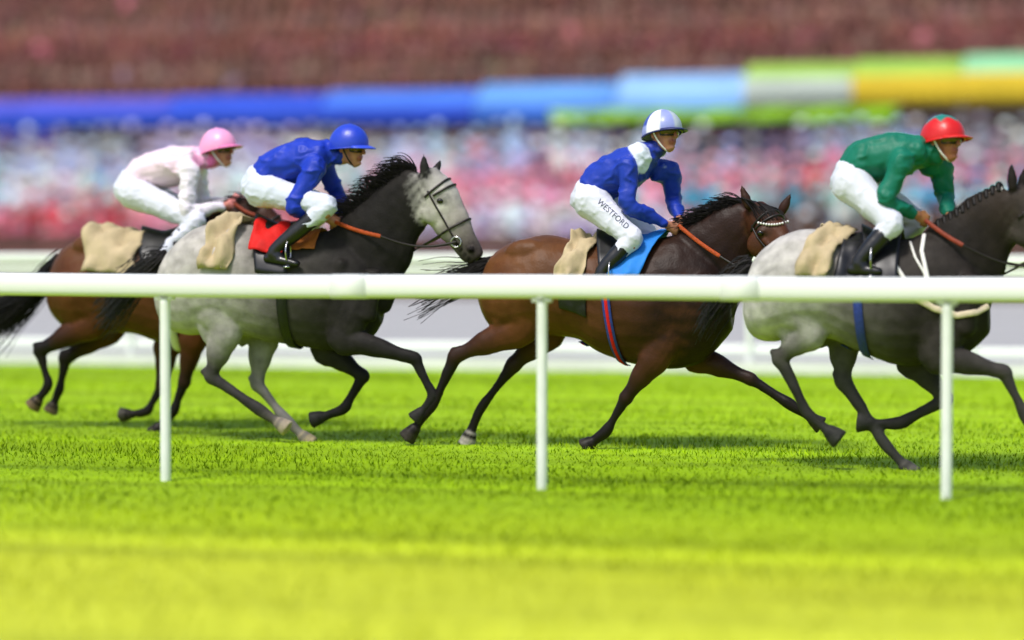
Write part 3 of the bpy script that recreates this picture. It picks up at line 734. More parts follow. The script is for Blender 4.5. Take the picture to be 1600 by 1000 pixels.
        def clear(p):
            h_ = bvh.ray_cast(Vector((p.x, Y + sg * .8, p.z)), Vector((0, -sg, 0)), .79)
            if h_[0] and (h_[0].y - p.y) * sg > -.016: return Vector((p.x, h_[0].y + sg * .016, p.z))
            return p
        line = lambda a, b, n_, sag: [clear(a.lerp(b, k / n_) + Vector((0, 0, -sag * math.sin(math.pi * k / n_)))) for k in range(n_ + 1)]
        rn = Geo(); rn.chain([(p, .014, .005) for p in line(hand, gp, 6, .01)], (.3, .05, .01), sub=2, n=8)
        ro = rn.build('rein', H['reinmat'], root)
        g = Geo(); g.chain([(p, .008, .004) for p in line(gp, bit, 10, .05)], (.01, .01, .01), sub=2, n=6); g.build('rein_leather', M['leather'], ro)
    # mane and tail
    def strands(name_, specs, m_, par=root):
        g = Geo()
        for pts, r in specs:
            k = len(pts); g.chain([(p, r * (1 - .85 * i / (k - 1)), r * (1 - .85 * i / (k - 1)) * .7) for i, p in enumerate(pts)], (.01, .01, .01), sub=3, n=4, round_ends=False)
        return g.build(name_, m_, par)
    rs = random.Random(H['seed'])
    if H.get('mane'):
        sp = []
        crest = H['crest']
        for k in range(H['mane'] * 6):
            t = rs.random() * (len(crest) - 1.001); i = int(t); f = t - i
            x = crest[i][0] * (1 - f) + crest[i + 1][0] * f; y = crest[i][1] * (1 - f) + crest[i + 1][1] * f
            p = P(x, y + rs.uniform(3, 16), Y + rs.uniform(-.03, .03)); ln = rs.uniform(.05, .17) * H.get('manelen', 1)
            lift = H.get('manelift', .5) + rs.uniform(-.3, .3)
            d = Vector((-.8 + rs.uniform(-.3, .3), rs.choice((-1, -1, 1)) * rs.uniform(.05, .5), lift)).normalized()
            sp.append(([p, p + d * ln * .45 + Vector((0, 0, .006)), p + d * ln * .8 + Vector((-.02, 0, -.01)), p + d * ln + Vector((-.25 * ln, d.y * .03, -.22 * ln))], rs.uniform(.0028, .006)))
        strands('mane', sp, H['hair'])
    if H.get('braids'):
        sp = Geo(); wh = Geo(); crest = H['crest']
        nb = H['braids']
        for k in range(nb):
            t = k / (nb - 1) * (len(crest) - 1.001); i = int(t); f = t - i
            x = crest[i][0] * (1 - f) + crest[i + 1][0] * f; y = crest[i][1] * (1 - f) + crest[i + 1][1] * f
            p = P(x, y, Y)
            sp.chain([(p + Vector((0, 0, -.03)), .024, .022), (p + Vector((0, -.01, .012)), .026, .026), (p + Vector((-.005, -.03, .02)), .02, .02), (p + Vector((.0, -.055, -.015)), .016, .015)], (.01, .01, .01), sub=3, n=9)
            wh.tube([p + Vector((.017 * math.cos(q), -.046 + .010 * math.sin(q), -.004 + .016 * math.sin(q))) for q in np.linspace(0, 6.283, 11)], .0042, n=6, sub=1)
        mo = sp.build('mane', H['hair'], root); wh.build('mane_band', M['whiteweb'], mo)
    if H.get('forelock'):
        (x0, y0, d0), (x1, y1, d1), cnt, brow0, brow1 = H['forelock']
        sp = []
        for k in range(cnt):
            f = (k + rs.uniform(-.3, .3)) / cnt
            a = P(x0 + (x1 - x0) * f, y0 + (y1 - y0) * f, Y + d0 + (d1 - d0) * f)
            b = P(brow0[0] + (brow1[0] - brow0[0]) * f, brow0[1] + (brow1[1] - brow0[1]) * f, Y + brow0[2] + (brow1[2] - brow0[2]) * f)
            mid = a.lerp(b, .5) + Vector((.01, -.03, .015))
            sp.append(([CAMHIT(bvh, a, .012), CAMHIT(bvh, mid, .02), CAMHIT(bvh, b, .008)], rs.uniform(.004, .008)))
        strands('forelock', sp, H['hair'])
    sp = []
    tl = H['tail']
    for k in range(H.get('tailn', 150) * 3):
        jx, jy, jz = rs.gauss(0, 1), rs.gauss(0, 1), rs.gauss(0, 1)
        pts = []
        last = rs.uniform(.7, 1.0)
        nn = len(tl)
        for i, (x, y, sprd) in enumerate(tl):
            q = i / (nn - 1)
            if q > last + .15: break
            pts.append(P(x, y, Y) + Vector((jx * sprd * .5, jy * sprd, jz * sprd + .02 * math.sin(q * 7 + k))))
        if len(pts) > 2: sp.append((pts, rs.uniform(.0028, .007)))
    strands('tail', sp, H.get('tailhair', H['hair']))
    H['bvh'] = bvh; H['on'] = on
    return root
def CAMHIT(bvh, p, off):
    d = (p - CAM).normalized(); h = bvh.ray_cast(p - d * .9, d, 1.5)
    return (h[0] - d * off) if h[0] else p
def hoof_geo(g, D, E, col):
    d = (E - D).normalized()
    lat = Vector((0, 1, 0)); sg = lat.cross(d).normalized()
    p0, p1 = D.lerp(E, .66), E + d * .022
    g.loft([(p0, sg * .043, lat * .045), (p0.lerp(p1, .5), sg * .054, lat * .055), (p1, sg * .066, lat * .064)], [col] * 3, 14)

DK = (.012, .009, .008)
def ramp(pairs):
    def f(x, v=0):
        if x <= pairs[0][0]: return pairs[0][1]
        for (a, ca), (b, cb) in zip(pairs, pairs[1:]):
            if x <= b: return mixc(ca, cb, (x - a) / (b - a))
        return pairs[-1][1]
    return f
def strip(on, pts, off, w_, name_, m_, root, th=.003):
    """flat web laid on the coat along (x, ang) points"""
    L = []
    for (x0, a0), (x1, a1) in zip(pts, pts[1:]):
        for k in range(8): L.append(on(x0 + (x1 - x0) * k / 8, a0 + (a1 - a0) * k / 8, off))
    L.append(on(*pts[-1], off))
    g = Geo(); g.chain([(p, w_, w_ * .3) for p in L], (.5, .5, .5), sub=1, n=8, lat=Vector((0, 1, 0.2)), round_ends=False)
    return g.build(name_, m_, root)
def web(on, x, wpx, a0, a1, off, name_, m_, root, slant=0, nv=40):
    grid = [[on(x + wpx * i + slant * (a0 + (a1 - a0) * j / (nv - 1)), a0 + (a1 - a0) * j / (nv - 1), off) for j in range(nv)] for i in (-.5, 0, .5)]
    return sheet(grid, .006, name_, m_, root)
def saddle(x0, x1, on, root, seat_h=.06):
    """small black race saddle: seat rising at pommel and cantle, flaps down both sides"""
    grid = []
    for i in range(12):
        row = []; t = i / 11
        for j in range(29):
            ang = -1.35 + 2.7 * j / 28
            k = max(0, 1 - abs(ang) / .55)
            x = x0 + (x1 - x0) * (.5 + (t - .5) * (1 - .25 * abs(ang))) + 8 * abs(ang)
            row.append(on(x, ang, .03 + k * (seat_h * (.35 + 1.2 * abs(t - .5)))))
        grid.append(row)
    return sheet(grid, .012, 'saddle', M['black'], root)

# ---- dark bay at the back left
BAYH = (.115, .034, .010)
def tackA(H, drape, on, root):
    drape(150, 232, 2, -1.25, 1.35, .035, 'number_cloth', M['beige'], wr=.045, seed=3)
    saddle(222, 292, on, root); web(on, 285, 14, -3.13, 3.13, .014, 'girth', M['whiteweb'], root)
A = dict(name='racehorse', lane=.87, seed=11, label='dark bay horse at the back left carrying the jockey in pale pink', mat=M['bay'], hair=M['hair'], reinmat=M['rust'],
    trunk=[(80, 445, 478, .09), (90, 405, 500, .19), (120, 376, 520, .26), (165, 364, 520, .28), (205, 370, 520, .265), (240, 374, 532, .28), (278, 372, 545, .285), (310, 366, 545, .25), (340, 378, 535, .22), (365, 405, 520, .18), (385, 440, 500, .11)],
    neck=[(305, 440, 78, .15), (340, 398, 62, .11), (372, 362, 47, .09), (398, 340, 36, .08)],
    head=[(404, 340, 26, .075, 0), (424, 368, 30, .085, 0), (444, 400, 24, .07, 0), (462, 430, 17, .055, 0), (470, 444, 15, .05, 0)],
    ears=[(396, 322, 388, 300, -.06), (402, 322, 398, 298, .06)], crest=[(330, 352), (360, 328), (390, 312)], mane=70, manelift=.5,
    hind=[((135, 430), (150, 500), (62, 548), (76, 604), (52, 633), -1), ((140, 440), (172, 510), (102, 560), (92, 612), (80, 640), 1)],
    fore=[((325, 440), (302, 530), (288, 598), (270, 645), (240, 676), -1), ((320, 445), (262, 540), (252, 605), (228, 645), (192, 648), 1)],
    col=dict(trunk=ramp([(80, (.135, .050, .016)), (200, (.115, .042, .014)), (330, (.09, .027, .009)), (390, (.06, .018, .008))]),
             neck=ramp([(0, (.08, .024, .008)), (1, (.035, .012, .006))]), head=ramp([(0, (.05, .016, .007)), (1, (.02, .01, .008))]), ear=(.02, .01, .006),
             hind=[((.11, .033, .011), DK, DK, DK)] * 2, fore=[((.10, .03, .01), (.03, .012, .008), DK, DK)] * 2),
    hoofcol=[(.16, .11, .06), (.12, .09, .05), (.03, .025, .02), (.05, .045, .035)], tail=[(92, 410, .02), (72, 432, .035), (45, 465, .05), (5, 492, .08), (-40, 512, .13)], tailn=190,
    hands=[(366, 318, -.08), (372, 312, .08)], grip=(398, 336, .09), tack=tackA)
# ---- steel grey with pale face
def tackB(H, drape, on, root):
    drape(345, 392, -12, -1.3, 1.4, .02, 'number_cloth', M['beige'], wr=.065, seed=5)
    drape(414, 474, -8, -.95, 1.0, .055, 'pad_cloth', M['red'], wr=.03, seed=8)
    drape(468, 508, -6, -.8, .82, .024, 'amber_cloth', M['amber'], wr=.02, seed=9)
    saddle(400, 470, on, root); web(on, 462, 15, -3.13, 3.13, .014, 'girth', M['black'], root, slant=0)
GP = (.34, .32, .295)
B = dict(name='racehorse', lane=0, seed=12, label='grey horse with a white face and dark neck under the jockey in plain blue', mat=M['grey'], hair=M['hair'], tailhair=M['hairgrey'], reinmat=M['orange'],
    trunk=[(248, 435, 482, .10), (262, 398, 512, .2), (295, 364, 525, .275), (340, 346, 520, .30), (385, 350, 525, .285), (420, 358, 533, .30), (455, 364, 538, .31), (490, 364, 545, .29), (522, 360, 548, .255), (555, 374, 540, .23), (580, 400, 528, .19), (597, 435, 505, .11)],
    neck=[(545, 436, 84, .15), (582, 385, 68, .115), (620, 333, 52, .095), (655, 292, 38, .085)],
    head=[(664, 284, 30, .085, 0), (682, 310, 37, .098, 0), (704, 345, 31, .082, 0), (726, 378, 22, .062, 0), (740, 399, 18, .056, 0)],
    ears=[(663, 268, 662, 241, -.06), (678, 272, 689, 250, .06)], crest=[(548, 336), (585, 304), (620, 276), (652, 258)], mane=150, manelift=.75, manelen=1.15,
    hind=[((320, 430), (352, 515), (330, 588), (408, 642), (446, 668), -1), ((330, 440), (410, 520), (402, 600), (446, 655), (484, 692), 1)],
    fore=[((560, 440), (535, 528), (648, 560), (678, 622), (650, 652), -1), ((545, 450), (508, 545), (568, 588), (535, 642), (490, 655), 1)],
    col=dict(trunk=ramp([(250, (.56, .525, .48)), (360, (.52, .485, .44)), (415, (.25, .23, .21)), (470, (.065, .058, .050)), (540, (.024, .021, .018)), (600, (.014, .012, .010))]),
             neck=ramp([(0, (.022, .019, .017)), (.5, (.013, .0115, .010)), (1, (.020, .017, .015))]), head=ramp([(0, (.34, .32, .295)), (.3, (.66, .62, .57)), (.55, (.36, .32, .285)), (.8, (.10, .082, .072)), (1, (.06, .048, .044))]), ear=(.025, .023, .022),
             hind=[((.46, .43, .40), (.06, .056, .052), (.045, .042, .04), (.3, .26, .22)), ((.3, .285, .265), (.24, .225, .21), (.2, .19, .175), (.22, .2, .16))],
             fore=[((.032, .028, .025), (.018, .016, .015), (.022, .02, .02), (.03, .028, .026)), ((.04, .036, .033), (.018, .017, .016), (.014, .013, .012), (.02, .02, .018))]),
    hoofcol=[(.4, .33, .24), (.32, .26, .15), (.02, .02, .018), (.02, .02, .018)], tail=[(256, 402, .02), (240, 412, .035), (218, 430, .05), (190, 462, .07), (165, 492, .09)], tailn=120,
    hands=[(524, 347, -.07), (536, 344, .07)], grip=(594, 369, .17), tack=tackB)
# ---- bright bay with plaited forelock
def tackC(H, drape, on, root):
    drape(902, 938, -16, -1.25, 1.35, .02, 'number_cloth', M['beige'], wr=.055, seed=15)
    drape(1000, 1050, -40, -.95, 1.15, .05, 'pad_cloth', M['skyblue'], wr=.012, seed=18)
    saddle(932, 1000, on, root)
    web(on, 945, 13, -3.13, 3.13, .014, 'girth', M['bluegirth'], root, slant=11); web(on, 945, 5, -3.13, 3.13, .018, 'girth_stripe', M['red'], root, slant=11)
    drape(888, 930, 0, 1.52, 1.95, .012, 'weight_pocket', M['black'], wr=.01, seed=4, nv=14)
BC = (.15, .043, .012)
C_ = dict(name='racehorse', lane=0, seed=13, label='bright bay horse in the middle with white beads on its browband', mat=M['bay'], hair=M['hair'], reinmat=M['orange'], 
    trunk=[(752, 440, 480, .10), (768, 402, 512, .2), (802, 378, 528, .275), (850, 367, 523, .30), (900, 374, 530, .28), (940, 380, 552, .30), (980, 382, 566, .31), (1020, 376, 574, .29), (1058, 366, 576, .255), (1092, 378, 568, .23), (1122, 402, 545, .19), (1145, 438, 515, .11)],
    neck=[(1080, 446, 84, .15), (1112, 402, 66, .115), (1142, 366, 50, .095), (1168, 345, 36, .085)],
    head=[(1182, 338, 28, .085, -.05), (1200, 360, 33, .098, -.10), (1222, 392, 29, .082, -.18), (1240, 424, 21, .062, -.27), (1248, 442, 18, .056, -.32)], headyaw=-.75,
    ears=[(1168, 318, 1158, 290, -.14), (1222, 330, 1236, 302, .06)], crest=[(1075, 352), (1108, 336), (1140, 318), (1164, 312)], mane=120, manelift=.5, manelen=.9,
    forelock=((1158, 308, -.06), (1212, 325, .02), 26, (1184, 346, -.20), (1232, 343, -.02)),
    hind=[((815, 440), (812, 512), (712, 556), (675, 636), (638, 682), -1), ((820, 445), (858, 515), (802, 570), (748, 642), (730, 692), 1)],
    fore=[((1075, 450), (1022, 560), (978, 622), (946, 676), (916, 697), -1), ((1090, 455), (1085, 555), (1172, 592), (1240, 635), (1280, 662), 1)],
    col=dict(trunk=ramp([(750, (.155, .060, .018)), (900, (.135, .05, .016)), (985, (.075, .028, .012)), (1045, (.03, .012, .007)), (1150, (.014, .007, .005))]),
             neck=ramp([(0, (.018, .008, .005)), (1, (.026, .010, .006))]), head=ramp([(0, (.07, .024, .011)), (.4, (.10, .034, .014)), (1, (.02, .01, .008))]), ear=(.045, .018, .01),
             hind=[((.13, .044, .014), (.04, .018, .012), DK, DK), ((.11, .033, .011), (.03, .014, .009), DK, DK)], fore=[((.085, .031, .013), (.03, .014, .01), DK, DK)] * 2),
    hoofcol=[(.03, .025, .02), (.35, .32, .27), (.03, .025, .02), (.03, .025, .02)], tail=[(772, 412, .010), (750, 421, .026), (722, 437, .045), (690, 450, .055), (655, 464, .07)], tailn=55,
    hands=[(1060, 352, -.06), (1068, 346, .06)], grip=(1124, 400, .18), tack=tackC)
# ---- dark grey leader with plaited mane
def tackD(H, drape, on, root):
    drape(1296, 1340, -34, -1.2, 1.42, .02, 'number_cloth', M['beige'], wr=.055, seed=25, flare=6)
    drape(1330, 1395, -14, -1.2, 1.45, .026, 'pad_cloth', M['black'], wr=.02, seed=28)
    saddle(1345, 1410, on, root)
    web(on, 1340, 14, -3.13, 3.13, .012, 'girth', M['bluegirth'], root, slant=6); 
D = dict(name='racehorse', lane=-1.3, seed=14, label='pale rumped dark grey horse leading at the right with a plaited mane', mat=M['grey'], hair=M['hair'], tailhair=M['hairgrey'], reinmat=M['rust'],
    trunk=[(1164, 448, 500, .10), (1178, 408, 526, .2), (1210, 374, 534, .275), (1255, 358, 526, .305), (1300, 362, 530, .285), (1340, 372, 548, .305), (1380, 377, 564, .315), (1420, 372, 572, .295), (1452, 362, 568, .26), (1490, 374, 560, .235), (1522, 400, 545, .195), (1546, 445, 520, .11)],
    neck=[(1475, 440, 86, .15), (1508, 396, 70, .115), (1543, 352, 54, .095), (1574, 322, 40, .085)],
    head=[(1588, 314, 32, .085, 0), (1610, 345, 38, .098, 0), (1636, 384, 32, .082, 0), (1660, 420, 24, .062, 0), (1672, 438, 20, .056, 0)],
    ears=[(1582, 288, 1580, 255, -.06), (1596, 290, 1604, 258, .06)], crest=[(1468, 352), (1500, 332), (1530, 312), (1562, 294)], braids=11,
    hind=[((1240, 440), (1262, 516), (1219, 560), (1264, 650), (1308, 684), -1), ((1245, 450), (1318, 520), (1318, 595), (1386, 698), (1424, 738), 1)],
    fore=[((1490, 450), (1462, 555), (1568, 582), (1602, 650), (1625, 692), -1), ((1480, 455), (1425, 560), (1478, 624), (1400, 664), (1345, 660), 1)],
    col=dict(trunk=ramp([(1165, (.62, .59, .55)), (1270, (.56, .53, .49)), (1310, (.28, .26, .24)), (1360, (.115, .104, .094)), (1420, (.045, .038, .033)), (1500, (.026, .021, .018)), (1550, (.02, .016, .013))]),
             neck=ramp([(0, (.026, .022, .02)), (.5, (.018, .014, .011)), (1, (.034, .023, .016))]), head=ramp([(0, (.05, .038, .03)), (.4, (.07, .058, .05)), (1, (.05, .042, .038))]), ear=(.02, .015, .013),
             hind=[((.42, .40, .37), (.08, .074, .066), (.035, .034, .03), (.03, .03, .028)), ((.14, .13, .12), (.07, .066, .06), (.05, .048, .045), (.06, .058, .05))],
             fore=[((.045, .039, .034), (.06, .054, .049), (.05, .046, .043), (.03, .03, .028)), ((.06, .054, .05), (.05, .046, .043), (.035, .033, .03), (.03, .03, .028))]),
    hoofcol=[(.03, .03, .026), (.09, .085, .07), (.03, .03, .026), (.03, .03, .026)], tail=[(1172, 414, .02), (1156, 428, .035), (1136, 452, .05), (1114, 484, .05), (1096, 512, .06)], tailn=55,
    hands=[(1446, 344, -.07), (1478, 342, .08)], grip=(1504, 383, .18), tack=tackD)
HORSES = {}
for key, H in (('A', A), ('B', B), ('C', C_), ('D', D)):
    HORSES[key] = (build_horse(H), H)

# breastplate of the leader: white straps over the shoulder and a fleece band round the chest
def chest_straps():
    root, H = HORSES['D']; Y = H['lane']; bvh = H['bvh']
    def near(px, py, off, side=-1):
        ray = P(px, py, Y); o_ = Vector((ray.x, Y + side * .9, ray.z)); 
        dirv = (ray - CAM).normalized() if side < 0 else Vector((0, -1, 0))
        o_ = ray - dirv * 1.2 if side < 0 else o_
        hit = bvh.ray_cast(o_, dirv, 1.6)
        return (hit[0] if hit[0] else ray) - dirv * off
    def band(pts, w_, name_, m_, side=-1):
        L = []
        for (x0, y0), (x1, y1) in zip(pts, pts[1:]):
            for k in range(6): L.append(near(x0 + (x1 - x0) * k / 6, y0 + (y1 - y0) * k / 6, .006, side))
        L.append(near(*pts[-1], .006, side))
        g = Geo(); g.chain([(p, w_, .007) for p in L], (.6, .6, .6), sub=2, n=8, round_ends=False); g.build(name_, m_, root)
    band([(1384, 396), (1400, 416), (1416, 440), (1424, 462)], .013, 'stirrup_webbing', M['whiteweb'])
    band([(1444, 366), (1440, 392), (1448, 428), (1452, 458)], .013, 'shoulder_strap', M['whiteweb'])
    band([(1422, 378), (1430, 402), (1444, 426), (1452, 456)], .008, 'shoulder_strap', M['whiteweb'])
    band([(1430, 466), (1460, 482), (1495, 493), (1525, 488), (1544, 478)], .020, 'chest_band', M['cream'])
chest_straps()
# pearl row on the browband of the bay
def beads():
    root, H = HORSES['C']; g = Geo()
    for k in range(12):
        f = k / 11
        p = CAMHIT(H['bvh'], P(1185 + 46 * f, 348 + 4 * math.sin(f * math.pi) - 2 * f, H['lane'] - .1), .012)
        g.ball(p, .0088, (.8, .78, .76), 8, 6)
    br = [c for c in root.children if c.name.startswith('bridle')][0]
    g.build('bead_row', M['whiteweb'], br)
beads()

# ------------------------------------------------------------------ jockeys
SK = (.42, .18, .105); SK2 = (.34, .125, .07); LIP = (.28, .075, .055)
def build_jockey(J):
    Y = J['lane']; pt = lambda p, dy=0: P(p[0], p[1], Y + dy)
    bx = P(J['hip'][0], 500, Y); root = empty('person', (bx.x, Y, 0)); tag(root, J['label'], 'jockey', 'jockeys riding the racehorses')
    skin = J.get('skin', SK)
    hip, waist, chest, nb = pt(J['hip']), pt(J['waist']), pt(J['chest']), pt(J['neck'])
    # head frame
    yaw, pit, rol = [R(v) for v in J['headrot']]
    HR = Matrix.Rotation(yaw, 3, 'Z') @ Matrix.Rotation(pit, 3, 'Y') @ Matrix.Rotation(rol, 3, 'X')
    hc = pt(J['head']); W = lambda x, y, z: hc + HR @ (Vector((x, y, z)) * 1.1)
    body = Geo(); jk = Geo(); bs = Geo(); k = .82
    body.chain([(hip, .09, .12), (waist, .09, .12), (chest, .10, .14), (nb, .05, .05)], skin, n=14)
    body.chain([(nb, .062, .07), (nb.lerp(W(-.02, 0, -.09), .6), .056, .056), (W(-.015, 0, -.05), .058, .056)], J.get('neckcol', skin), n=12)
    # skull, jaw, nose, brow, lips, ears
    body.ball(W(-.005, 0, .03), (.098, .075, .098), skin, 16, 12, HR)
    body.chain([(W(.035, 0, .01), .07, .066), (W(.048, 0, -.05), .052, .055), (W(.058, 0, -.098), .030, .034)], skin, sub=4, n=14, lat=HR @ Vector((0, 1, 0)))
    body.chain([(W(-.01, 0, -.035), .055, .062), (W(.02, 0, -.075), .04, .05), (W(.055, 0, -.105), .024, .03)], skin, sub=4, n=14, lat=HR @ Vector((0, 1, 0)))
    body.chain([(W(.092, 0, .012), .010, .010), (W(.108, 0, -.018), .013, .014), (W(.112, 0, -.032), .013, .019)], SK2, sub=4, n=10, lat=HR @ Vector((0, 1, 0)))
    body.ball(W(.086, 0, .03), (.016, .06, .014), skin, 12, 8, HR)
    for sg in (-1, 1):
        body.ball(W(.066, sg * .04, -.02), (.026, .024, .022), mixc(skin, SK2, .4), 10, 8, HR)
        body.ball(W(-.012, sg * .078, -.012), (.018, .010, .032), SK2, 10, 8, HR)
    body.ball(W(.088, 0, -.062), (.014, .028, .007), LIP, 10, 6, HR); body.ball(W(.085, 0, -.074), (.014, .024, .007), LIP, 10, 6, HR)
    body.ball(W(.082, 0, -.098), (.016, .02, .014), skin, 10, 6, HR)
    sc = J['silk']
    # jacket torso
    jk.chain([(hip.lerp(waist, .45), .135, .165), (waist, .135, .165), (waist.lerp(chest, .5), .150, .185), (chest, .148, .195), (nb.lerp(chest, .25), .10, .165), (nb, .068, .085)], sc, sub=5, n=18)
    arms = []
    for side, (s_, e_, w_) in ((-1, J['arm_near']), (1, J['arm_far'])):
        S_, E_, W_2 = pt(s_, side * .17), pt(e_, side * J.get('elbow', .24)), pt(w_, side * .07)
        body.chain([(S_.lerp(chest, .2), .04, .04), (E_, .034, .034), (W_2, .027, .03)], skin, n=10)
        slc = J.get('sleeve', sc)
        jk.chain([(S_.lerp(chest, .25), .085, .09, sc), (S_, .078, .082, slc), (S_.lerp(E_, .5), .066, .068, slc), (E_, .058, .060, slc), (E_.lerp(W_2, .5), .050, .052, slc), (E_.lerp(W_2, .9), .036, .038, slc)], slc, sub=5, n=14)
        # hand: palm, four curled fingers, thumb
        d = (W_2 - E_).normalized(); upv = Vector((0, 0, 1)); upv = (upv - d * upv.dot(d)).normalized(); lt = d.cross(upv).normalized() * 1.0
        if (lt.y > 0) == (side > 0): lt = -lt             # lt points inwards
        gc = J.get('glove', skin)
        body.chain([(W_2 - d * .02, .026, .022, gc), (W_2 + d * .03, .036, .022, gc), (W_2 + d * .075, .040, .022, gc)], gc, sub=4, n=12, lat=lt)
        for q in range(4):
            off = upv * (.030 - .020 * q); ln = (.9, 1.0, .95, .78)[q]
            b0 = W_2 + d * .078 + off
            body.chain([(b0, .0105, .0105), (b0 + d * .030 * ln + lt * .012, .0100, .0100), (b0 + d * .032 * ln + lt * .040, .0095, .0095), (b0 + d * .006 + lt * .052, .0085, .0085)], gc, sub=3, n=8)
        b0 = W_2 + d * .035 + upv * .034
        body.chain([(b0, .0125, .0125), (b0 + d * .028 + upv * .012 + lt * .014, .011, .011), (b0 + d * .052 + upv * .006 + lt * .03, .0095, .0095)], gc, sub=3, n=8)
        arms.append((S_, E_, W_2))
    # collar
    jk.chain([(nb.lerp(chest, .15), .085, .10), (nb.lerp(W(-.02, 0, -.09), .55), .068, .070)], J.get('collar', sc), sub=3, n=14)
    # legs
    legs = []
    bc = J.get('breech', (.62, .63, .72))
    bs.chain([(hip.lerp(waist, .6), .12, .15), (hip.lerp(waist, .1), .145, .175), (hip + (hip - waist) * .35, .13, .17)], bc, sub=4, n=18)
    for side, (h_, k_, a_, t_) in ((-1, J['leg_near']), (1, J['leg_far'])):
        Hh, K, An, To = pt(h_, side * .10), pt(k_, side * J.get('knee', .23)), pt(a_, side * .30), pt(t_, side * .31)
        body.chain([(Hh, .09, .09), (K, .045, .045), (K.lerp(An, .4), .04, .04), (An, .026, .026)], skin, n=10)
        bs.chain([(Hh, .132, .118), (Hh.lerp(K, .45), .100, .092), (Hh.lerp(K, .85), .078, .076), (K, .073, .074), (K.lerp(An, .28), .063, .063), (K.lerp(An, .42 if not J.get('longbreech') else .8), .056, .056)], bc, sub=5, n=16)
        bt = Geo(); bt.chain([(K.lerp(An, .30), .062, .062), (K.lerp(An, .55), .060, .058), (An, .046, .045), (An + (To - An) * .15 + Vector((0, 0, -.035)), .05, .042)], (.01, .01, .01), sub=4, n=14)
        bt.chain([(An + Vector((-.045, 0, -.05)), .036, .036), (An.lerp(To, .45) + Vector((0, 0, -.03)), .036, .042), (To, .024, .036)], (.01, .01, .01), sub=4, n=14)
        bt.fuse('boot', J.get('bootmat', M['boot']), root, vox=.009, smooth=3)
        # stirrup iron under the ball of the foot
        c = An.lerp(To, .62); g = Geo()
        g.tube([c + Vector((0, .055 * math.sin(q), -.055 + .02 + .062 - .062 * math.cos(q) if False else .045 - .075 * math.cos(q))) for q in np.linspace(.5, 5.78, 15)] , .006, n=6, sub=1)
        g.box((c.x - .02, c.y - .05, c.z - .062), (c.x + .02, c.y + .05, c.z - .05)); g.build('stirrup', M['steel'], root)
        legs.append((Hh, K, An, To))
    body.fuse('body', M['skin'], root, vox=.0062, smooth=2)
    jk.fuse('silk_jacket', M['silk'], root, vox=.0095, smooth=4, wrinkle=.013, wsc=(4.5, 4.5, 7), blend=3, paint=[([pt((a, b), dy) for a, b, dy in q[0]], q[1], q[2]) for q in J.get('panels', ())])
    br = bs.fuse('breeches', M['breeches'], root, vox=.0095, smooth=3, wrinkle=.007, wsc=(6, 6, 8))
    # ---- helmet with silk cap
    g = Geo(); nu, nv = 48, 18; V = []; Cc = []; F = []
    hr = (.136, .114, .122)
    for i in range(nv + 1):
        a = (math.pi * .5) * i / nv * 1.10
        for q in range(nu):
            b = 2 * math.pi * q / nu
            seam = 1 - .016 * max(0, 1 - abs(((b / (math.pi / 4)) % 1) - .5) * 2 * 1.0 - .86) / .14
            ridge = 1 + .006 * math.cos(8 * b)
            V.append(W(-.008 + hr[0] * math.sin(a) * math.cos(b) * ridge, hr[1] * math.sin(a) * math.sin(b) * ridge, .026 + hr[2] * math.cos(a) - .042 * (i / nv) ** 2 * (1 - math.cos(b)) / 2))
            Cc.append(J['capcol'](b, a))
    for i in range(nv):
        for q in range(nu):
            F.append((i * nu + q, (i + 1) * nu + q, (i + 1) * nu + (q + 1) % nu, i * nu + (q + 1) % nu))
    g.add(V, F, Cc)
    g.tube([W(-.008 + (hr[0] + .001) * math.cos(b), (hr[1] + .001) * math.sin(b), .010 - .042 * (1 - math.cos(b)) / 2) for b in np.linspace(0, 2 * math.pi, 40)], .006, J['rim'], n=7, sub=1, lat=HR @ Vector((0, 0, 1)))
    g.ball(W(-.008, 0, .147), (.011, .011, .006), J['capcol'](0, 0), 8, 6, HR)
    cap = g.build('cap', M['cap'], root)
    grid = []
    for i in range(19):
        b = -.95 + 1.9 * i / 18; row = []
        for j in range(7):
            e = j / 6 * .058 * max(0, math.cos(b * 1.6)) ** .6
            row.append(W(-.008 + (hr[0] + e) * math.cos(b), (hr[1] + e * .5) * math.sin(b), .017 - .010 * j / 6 * math.cos(b) - .006 * (j / 6) ** 2 - .021 * (1 - math.cos(b))))
        grid.append(row)
    gg = sheet(grid, .006, 'peak', M['cap'], cap, col=J['peak'])
    # goggles: band, lens and frame
    gl = Geo(); n = 26; V = []; F = []
    for i in range(n):
        b = -1.05 + 2.1 * i / (n - 1)
        hz_ = .027 - .007 * max(0, 1 - abs(b) / .25)
        for z, o in ((-hz_, .0), (-hz_ * .5, .012), (0, .015), (hz_ * .5, .012), (hz_, .0)):
            V.append(W(.002 + (.094 + o) * math.cos(b), (.078 + o) * math.sin(b), .002 + z))
    for i in range(n - 1):
        for j in range(4): F.append((i * 5 + j, (i + 1) * 5 + j, (i + 1) * 5 + j + 1, i * 5 + j + 1))
    gl.add(V, F, (.02, .02, .01)); go = gl.build('goggles', J.get('lens', M['lens']), root)
    fr = Geo()
    loop = [W(.004 + .098 * math.cos(b), .082 * math.sin(b), .002 + .027) for b in np.linspace(-1.08, 1.08, 16)] + [W(.004 + .098 * math.cos(b), .082 * math.sin(b), .002 - .027 + .008 * max(0, 1 - abs(b) / .25)) for b in np.linspace(1.08, -1.08, 16)]
    fr.tube(loop + [loop[0]], .0055, n=6, sub=1); fr.build('frame', M['boot'], go)
    sp = Geo(); sp.tube([W(-.005 + .100 * math.cos(b), .086 * math.sin(b), .004) for b in np.linspace(1.0, 5.28, 22)], .009, n=6, sub=1, flat=.005); sp.build('strap', M['boot'], go)
